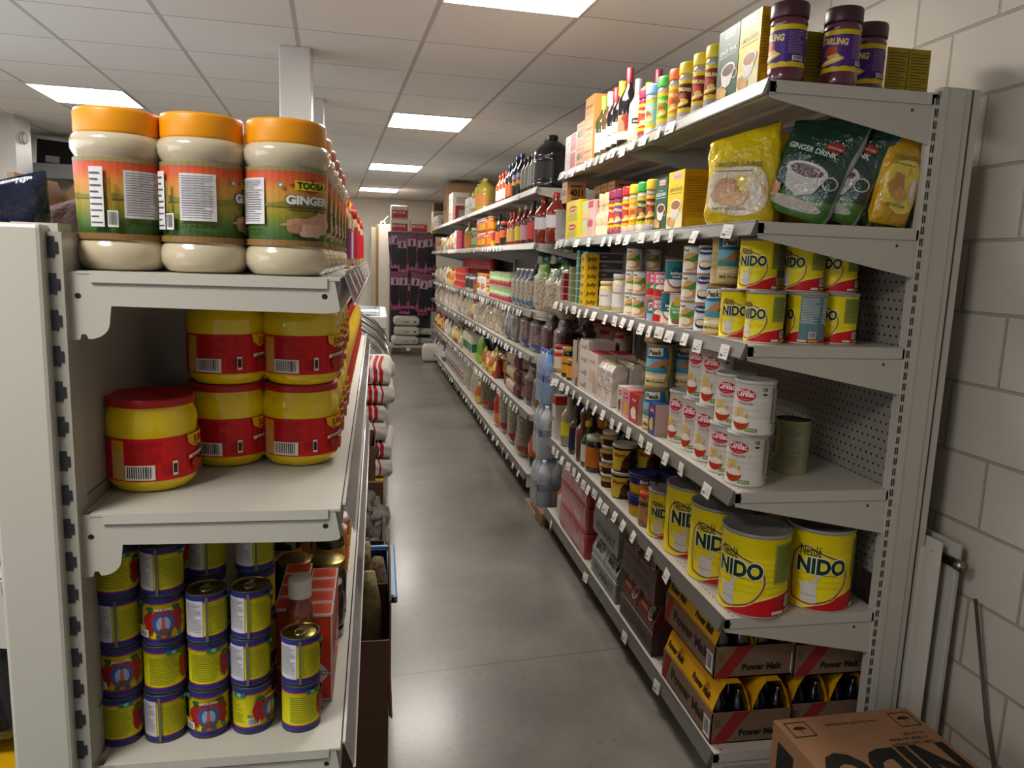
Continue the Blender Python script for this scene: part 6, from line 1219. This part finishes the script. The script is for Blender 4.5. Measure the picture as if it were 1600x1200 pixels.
for i in range(6): spawn(FS[i % 2], (-.125+[.0, .012, -.02, -.03, .01, 0][i], 4.68+[0, .02, 0, .01, -.01, 0][i], .181+i*.112), random.uniform(-.06, .06), desc='red striped white flour sack, %s in the pile' % ['lowest', 'second', 'third', 'fourth', 'fifth', 'top'][i], where='', order=i)['fin'] = True
FS2 = sack('plain white flour sack', .42, .4, .12, '#c8c1ba', seed=66, name='flour_sack', cuts=13, shapes=barcode(.1, .02, .06, .06)+lines(.14, .18, .02, .08, 5, '#8f8a88', .3))
for i in range(2): spawn(FS2, (-.13+.03*i, 5.05, .60+i*.12), .06, desc='plain white sack behind the striped pile, %s' % ['lower', 'upper'][i], where='', order=i)['fin'] = True
mb = MB(); mb.box(-.34, .03, 4.96, 5.25, 0, .6, '#bdb6ae', .01); tag(mb.build('sack_pile_box', 'card'), 'white carton behind the striped sacks', 'box')
CHP = pouch('yellow red crisps packet hanging', .16, .07, .22, '#c8a81c', '#b82c1c', 90); lay(CHP, -.13, 4.38, .80, 1.2, .1, 'yellow and red crisps bag by the rack end', 'beside the sacks')

# freezers
t_ = thing('chest_freezer', 'grey chest freezer with curved glass lids behind the sacks', 'freezer', (0, 5.35, 0)); fx0, fx1, L_ = -.82, .09, 2.3
mb = MB(); mb.box(fx0, fx1, 0, L_, .0, .66, '#b9b6ae', .01); mb.build('body', 'paint', t_)
arc = [(fx1+.01, .66), (fx1-.02, .74), (fx1-.10, .84), (fx1-.24, .93), (fx1-.42, .98), (fx0+.2, .99), (fx0, .97)]
mb = MB(); mb.prism(arc+[(fx0, .66)], 'y', .0, .05, '#8a8a86'); mb.prism(arc+[(fx0, .66)], 'y', L_-.05, L_, '#8a8a86'); mb.build('end_panel', 'paint', t_)
for y in (.06, .8, 1.55, L_-.1):
    mb = MB(); mb.tube([(a, y, c+.012) for a, c in arc], .016, '#8c8b86', 8); mb.build('lid_frame', 'metal', t_)
for i, y in enumerate((.08, .82, 1.56)):
    mb = MB(); V = [(a, yy, c) for yy in (y, y+.66) for a, c in arc]; n = len(arc); mb.add(V, [(k, k+1, n+k+1, n+k) for k in range(n-1)], '#9aa09c', True); mb.build('glass_lid', 'glass', t_)
mb = MB(); mb.box(fx1-.02, fx1+.02, 0, L_, .64, .68, '#9a9994', .006); mb.build('rim', 'plastic', t_)
mb = MB(); mb.box(fx0+.04, fx1-.04, .06, L_-.06, .64, .67, '#6a6c6a'); mb.build('basket', 'matte', t_)
for i in range(8): spawn(random.choice([P_W, P_G, P_T]), (-.1-.17*(i % 3), 5.6+.5*(i//3), .69), rot=(1.2, 0, i), desc='frozen bag, %s row, %s' % (['near', 'middle', 'far'][i//3], ['aisle side', 'centre', 'inner'][i % 3]), where='in curved freezer', order=i)
t_ = thing('chest_freezer', 'white chest freezer with flat lit sliding lids at far left', 'freezer', (0, 8.3, 0)); 
mb = MB(); mb.box(-.75, .09, 0, 1.6, .0, .72, '#b8b6b0', .01); mb.build('body', 'paint', t_)
mb = MB(); mb.box(-.77, .12, -.02, 1.62, .72, .86, '#c8c8c4', .02); mb.build('rim', 'plastic', t_)
mb = MB(); mb.add([(-.72, .04, .905), (.04, .04, .865), (.04, 1.56, .865), (-.72, 1.56, .905)], [(0, 1, 2, 3)], '#b8d4e0'); mb.build('glass_lid', 'gloss', t_)
em2 = bpy.data.materials.new('freezer_strip_light'); em2.use_nodes = True; em2.node_tree.nodes['Principled BSDF'].inputs['Emission Color'].default_value = (.75, .9, 1, 1); em2.node_tree.nodes['Principled BSDF'].inputs['Emission Strength'].default_value = 2
mb = MB(); mb.box(-.7, .02, .1, .16, .9, .915, '#ffffff'); mb.build('strip_light', em2, t_)
mb = MB(); mb.box(-.2, -.14, -.024, -.02, .78, .81, '#5a9a3c'); mb.box(-.1, .0, -.024, -.02, .78, .8, '#8ab05a'); mb.build('badge', 'print', t_)

# cold room corner and far wall bits
t_ = thing('cold_room_cabinet', 'tall white cabinet with a worn brown door edge at aisle end', 'cabinet', (0, 12.4, 0))
mb = MB(); mb.box(.02, .26, 0, 1.4, 0, 2.0, '#c8bcae', .006); mb.build('body', 'paint', t_); mb = MB(); mb.box(-.01, .0195, -.02, 1.4, 0, 2.0, '#8a6a42'); mb.box(-.09, -.012, .0, 1.4, 0, 1.95, '#a89c88'); mb.build('door_edge', 'matte', t_)
mb = MB(); mb.box(.05, .13, .05, .1, 2.0, 2.05, '#d8d4cc', .006); mb.box(.07, .11, .048, .052, 2.0, 2.025, '#2a2a2c'); mb.tube([(.1, .07, 2.05), (.17, .07, 2.13)], .008, '#d8d4cc', 6); mb.build('door_closer', 'plastic', t_)
mb = MB(); mb.box(-.62, -.52, 11.0, 11.02, 1.6, 2.1, '#cfcdc8'); mb.tube([(-.57, 11.01, 2.1), (-.57, 11.01, CH)], .003, '#b8b4ac', 6); mb.tube([(-.52, 11.01, 2.06), (-.4, 11.01, 2.055)], .005, '#b8b4ac', 6); tag(mb.build('hanging_sign', 'matte'), 'blank white panel hanging at the far end above left jars', 'sign')
mb = MB(); mb.box(XR-.14, XR-.0, 2.2, YB, .0, .01, '#6a655c'); structure(mb.build('baseboard_right', 'matte'))
# hair packets on the end rack
def wig():
    p = Proto('hair_packet', 'pink black hair extension packet', 'packet', .17, .03, .56); mb = MB(); w_ = .17
    mb.prism([(-w_/2, 0), (w_/2, 0), (w_*.4, .12), (w_*.42, .56), (-w_*.42, .56), (-w_*.4, .12)], 'y', -.006, .006, '#8a2f5c'); p.part('sleeve', mb, 'foil')
    mb = MB(); mb.prism([(-.04, .03), (.0, .06), (.04, .03), (.062, .14), (.066, .37), (-.066, .37), (-.062, .14)], 'y', -.014, -.006, '#0a080b'); p.part('hair', mb, 'print')
    mb = MB(); mb.box(-.06, .06, -.017, -.014, .36, .47, '#a88a94'); mb.box(-.06, .06, -.017, -.014, .49, .55, '#6a3c50'); mb.add([(-.02, -.0175, .37), (.015, -.0175, .37), (.02, -.0175, .45), (-.01, -.0175, .46)], [(0, 1, 2, 3)], '#2a1c24'); p.part('card', mb, 'print'); return p
WIG = wig()
for r_, z in enumerate((1.30, .69)):
    for i in range(5):
        for j in range(2):
            x = .80-.135*i+(.03 if j else 0)+random.uniform(-.02, .02); spawn(WIG, (x, 11.9+.02+.09*j, z-.0-.03*j+random.uniform(-.06, .06)), rot=(random.uniform(-.05, .05), random.uniform(-.09, .09) if r_ == 0 else random.uniform(-.14, .14), 0), desc='pink hair packet, %s row, %s' % (['upper', 'lower'][r_], ['front', 'behind'][j]), where='end rack', order=4-i)
RWP = carton(.27, .2, .2, '#c8b8b0', [Rc(-.11, .12, .015, .13, '#b01c20'), Rc(-.1, .08, .08, .11, '#d0c8c0'), T('PAMPERS' if 0 else 'TISSUE', -.01, .085, .018, '#2a2020', .04, .14)], desc='red and white tissue pack', name='tissue_pack', bev=.02)
for q in range(2): spawn(RWP, (.335, 12.03, 1.87+q*.2), 0, desc='red white tissue pack, %s of the stacked pair' % ['lower', 'upper'][q], where='on end rack', order=q)
spawn(RWP, (.63, 12.03, 1.87), 0, desc='red white tissue pack standing alone', where='on end rack', order=3)
WB_ = carton(.28, .3, .17, '#b8b0a4', [Rc(-.1, .1, .1, .14, '#8a8278'), T('cups', 0, .04, .03, '#6a6258', .03, .1)], desc='white printed box', name='box', bev=.003); YB_ = carton(.28, .3, .17, '#b8a42c', [Rc(-.1, .06, .03, .11, '#b0a890')], desc='yellow box', name='box', bev=.003)
OB_ = carton(.3, .3, .12, '#6a4a34', kind='card', desc='brown carton', name='box', bev=.003); BOXX = .98
SHF = carton(.9, .5, .04, '#26262a', desc='dark corner board', name='board'); spawn(SHF, (1.27, 12.15, 1.83), 0, desc='dark corner board linking the two racks', where='', order=0)['fin'] = True
spawn(YB_, (BOXX, 12.1, 1.871), 0, desc='yellow box in the corner at the bottom', where='', order=0)['fin'] = True; spawn(WB_, (BOXX, 12.1, 2.042), 0, desc='white printed box on the yellow corner box', where='', order=0)['fin'] = True; spawn(OB_, (BOXX+.02, 12.1, 2.213), 0, desc='brown carton topmost in the corner pile', where='', order=0)['fin'] = True
spawn(OB_, (1.3, 12.15, 1.871), 0, desc='brown carton behind the corner pile, lower', where='', order=0)['fin'] = True
GS = sack('grey flour sack', .42, .3, .15, '#a8a296', seed=80, name='flour_sack', shapes=[T('flour', .0, .05, .03, '#4a4844', .02), Rc(.12, .15, .05, .08, '#3a3a3a')])
for i, (x, z, ds) in enumerate(((.44, .152, 'grey sack at the left bottom of the pile'), (.47, .30, 'grey sack in the middle of the left pile'), (.46, .45, 'grey sack topmost under the hair packets'), (.78, .152, 'grey sack at the right bottom'), (.8, .30, 'grey sack on the right one'))):
    spawn(GS, (x if i < 3 else x, 12.0+(.12 if i > 2 else 0), z), random.uniform(-.1, .1), desc=ds, where='', order=i, scale=.95 if i < 3 else .62)['fin'] = True
# radiator, pipe and the carton at the right corner
t_ = thing('radiator', 'white panel radiator on the block wall behind the rack', 'radiator', (1.56, 1.78, 0))
mb = MB()
for y in [.0+.042*i for i in range(34)]: mb.prism([(-.006, y+.004), (-.022, y+.012), (-.022, y+.028), (-.006, y+.036)], 'z', .16, .72, '#bdb8ae')
mb.box(-.006, .0, 0, 1.43, .13, .75, '#bdb8ae', .002); mb.build('front_panel', 'paint', t_); mb = MB(); mb.box(.03, .045, -.02, 1.43, .13, .75, '#b4afa5', .003); mb.build('rear_panel', 'paint', t_)
mb = MB(); k = mb.mark(); mb.lathe([(0, -.03), (.012, -.03), (.012, .02), (.016, .022), (.016, .045), (0, .048)], '#8c877c', 12); mb.xf(Matrix.Translation((.022, -.01, .70)) @ Matrix.Rotation(PI/2, 4, 'X'), k); mb.tube([(.022, -.03, .70), (.022, .02, .70)], .014, '#6a655c', 10); mb.build('valve', 'metal', t_)
mb = MB(); mb.tube([(.022, .03, .16), (.022, -.03, .14), (.04, -.05, .14), (.062, -.05, .14)], .012, '#b8b4aa', 8); mb.build('pipe', 'paint', t_)
mb = MB(); mb.tube([(1.61, 1.70, .62), (1.622, 1.62, .3), (1.628, 1.50, .0)], .005, '#55504a', 6); tag(mb.build('cable', 'plastic'), 'thin dark cable hanging down the block wall', 'cable')
mb = MB(); mb.box(1.57, 1.62, 1.38, 1.43, 0, .4, '#a8a49c', .003); tag(mb.build('pipe_casing', 'paint'), 'pale vertical casing at the lower right edge', 'casing')
NB = Proto('cardboard_box', 'box', 'box', .42, .36, .33); mb = MB(); nw, nd, nh = .39, .44, .34; mb.box(-nw/2, nw/2, -nd/2, nd/2, 0, nh, '#8c6648', .003)
dk = '#1a140f'
ar = [T('NIDO', .0, -.06, .15, dk, .05, .36)]+[T('KEEP CAN UPRIGHT', -.1, -.082, .010, dk, .02, .12), T('A TENIR AU FRAIS', -.105, -.100, .010, dk, .02, .11), T('ET AU SEC', -.13, -.118, .010, dk, .02, .06)]
for sx_ in (-1, 1): ar += [([(sx_*.15-.03, -.2), (sx_*.15+.03, -.2), (sx_*.15+.03, -.14), (sx_*.15-.03, -.14), (sx_*.15-.027, -.197), (sx_*.15+.027, -.197), (sx_*.15+.027, -.143), (sx_*.15-.027, -.143)], [(0, 1, 5, 4), (1, 2, 6, 5), (2, 3, 7, 6), (3, 0, 4, 7)], dk), Pg([(sx_*.15-.018, -.17)]+[(sx_*.15+.018*math.cos(t), -.17-.012*math.sin(t)) for t in [PI-PI*i/8 for i in range(9)]], dk), Rc(sx_*.15-.001, sx_*.15+.001, -.17, -.152, dk)]
ar += [T('6 TINS  2500G NET  MILK POWDER', 0, -.18, .008, dk, .01, .15)]
flip = lambda M: (lambda u, v, o: M(-u, -v, o))
art(mb, ar, lambda u, v, o: (-u, -v, nh+o)); art(mb, [T('NIDO', 0, .08, .12, dk, .03, .3)]+[Rc(-.19, -.12, .2, .3, dk), Rc(.1, .18, .06, .14, dk)], left(nw)); art(mb, [T('NIDO', 0, .08, .12, dk, .03, .34)], front(nd)); NB.part('cardboard_box', mb, 'card')
spawn(NB, (1.215, 1.435, .0), .03, desc='brown milk powder carton with big black lettering', where='at the lower right corner', order=0)

# ------------------------------------------------------------------ labels
ORD = ['first', 'second', 'third', 'fourth', 'fifth', 'sixth', 'seventh', 'eighth', 'ninth', 'tenth', 'eleventh', 'twelfth', 'thirteenth', 'fourteenth', 'fifteenth', 'sixteenth', 'seventeenth', 'eighteenth', 'nineteenth', 'twentieth']
def ordw(n): return ORD[n] if n < 20 else (('twenty-', 'thirty-', 'forty-', 'fifty-')[(n-20)//10]+(ORD[(n-20)%10] if (n-20)%10 < 9 else 'tenth'))
from collections import defaultdict
relax()
bykey = defaultdict(list)
for e in PLACED: bykey[(e['desc'], e['where'])].append(e)
for (ds, wh), L_ in bykey.items():
    cols = sorted({round(e['order'], 4) for e in L_})
    for e in L_:
        lb = ds
        lv = e.get('lvl'); rw = e.get('row')
        if len(L_) > 1:
            if lv: lb += ' ' + ({2: ['below', 'above'], 3: ['lowest', 'middle', 'topmost'], 4: ['lowest', 'second up', 'third up', 'topmost']}[lv[1]][lv[0]])
            if rw: lb += [' in front', ' behind', ' third deep', ' rearmost'][rw[0]]
            if len(cols) > 1: lb += ', %s nearest' % ordw(cols.index(round(e['order'], 4)))
        if wh: lb += ', ' + wh
        wd = lb.split()
        e['o']['label'] = lb; e['o']['category'] = e['cat']; e['n'] = len(wd)
        if len(L_) > 1 or wh: e['o']['group'] = (e['cat']+'s on '+wh) if wh and ' ' in wh and 'shelf' in wh else e['group']
        elif not wh: e['o']['group'] = e['cat']+'s like the '+ds.split(',')[0] if ',' in ds else e['cat']+' goods'
cnt = defaultdict(list)
for e in PLACED: cnt[e['o']['label']].append(e)
dups = [k for k, v in cnt.items() if len(v) > 1]
print('PLACED', len(PLACED), 'dup labels', len(dups), dups[:10], 'too long', [e['o']['label'] for e in PLACED if e['n'] > 16][:12], 'short', [e['o']['label'] for e in PLACED if e['n'] < 4][:5])
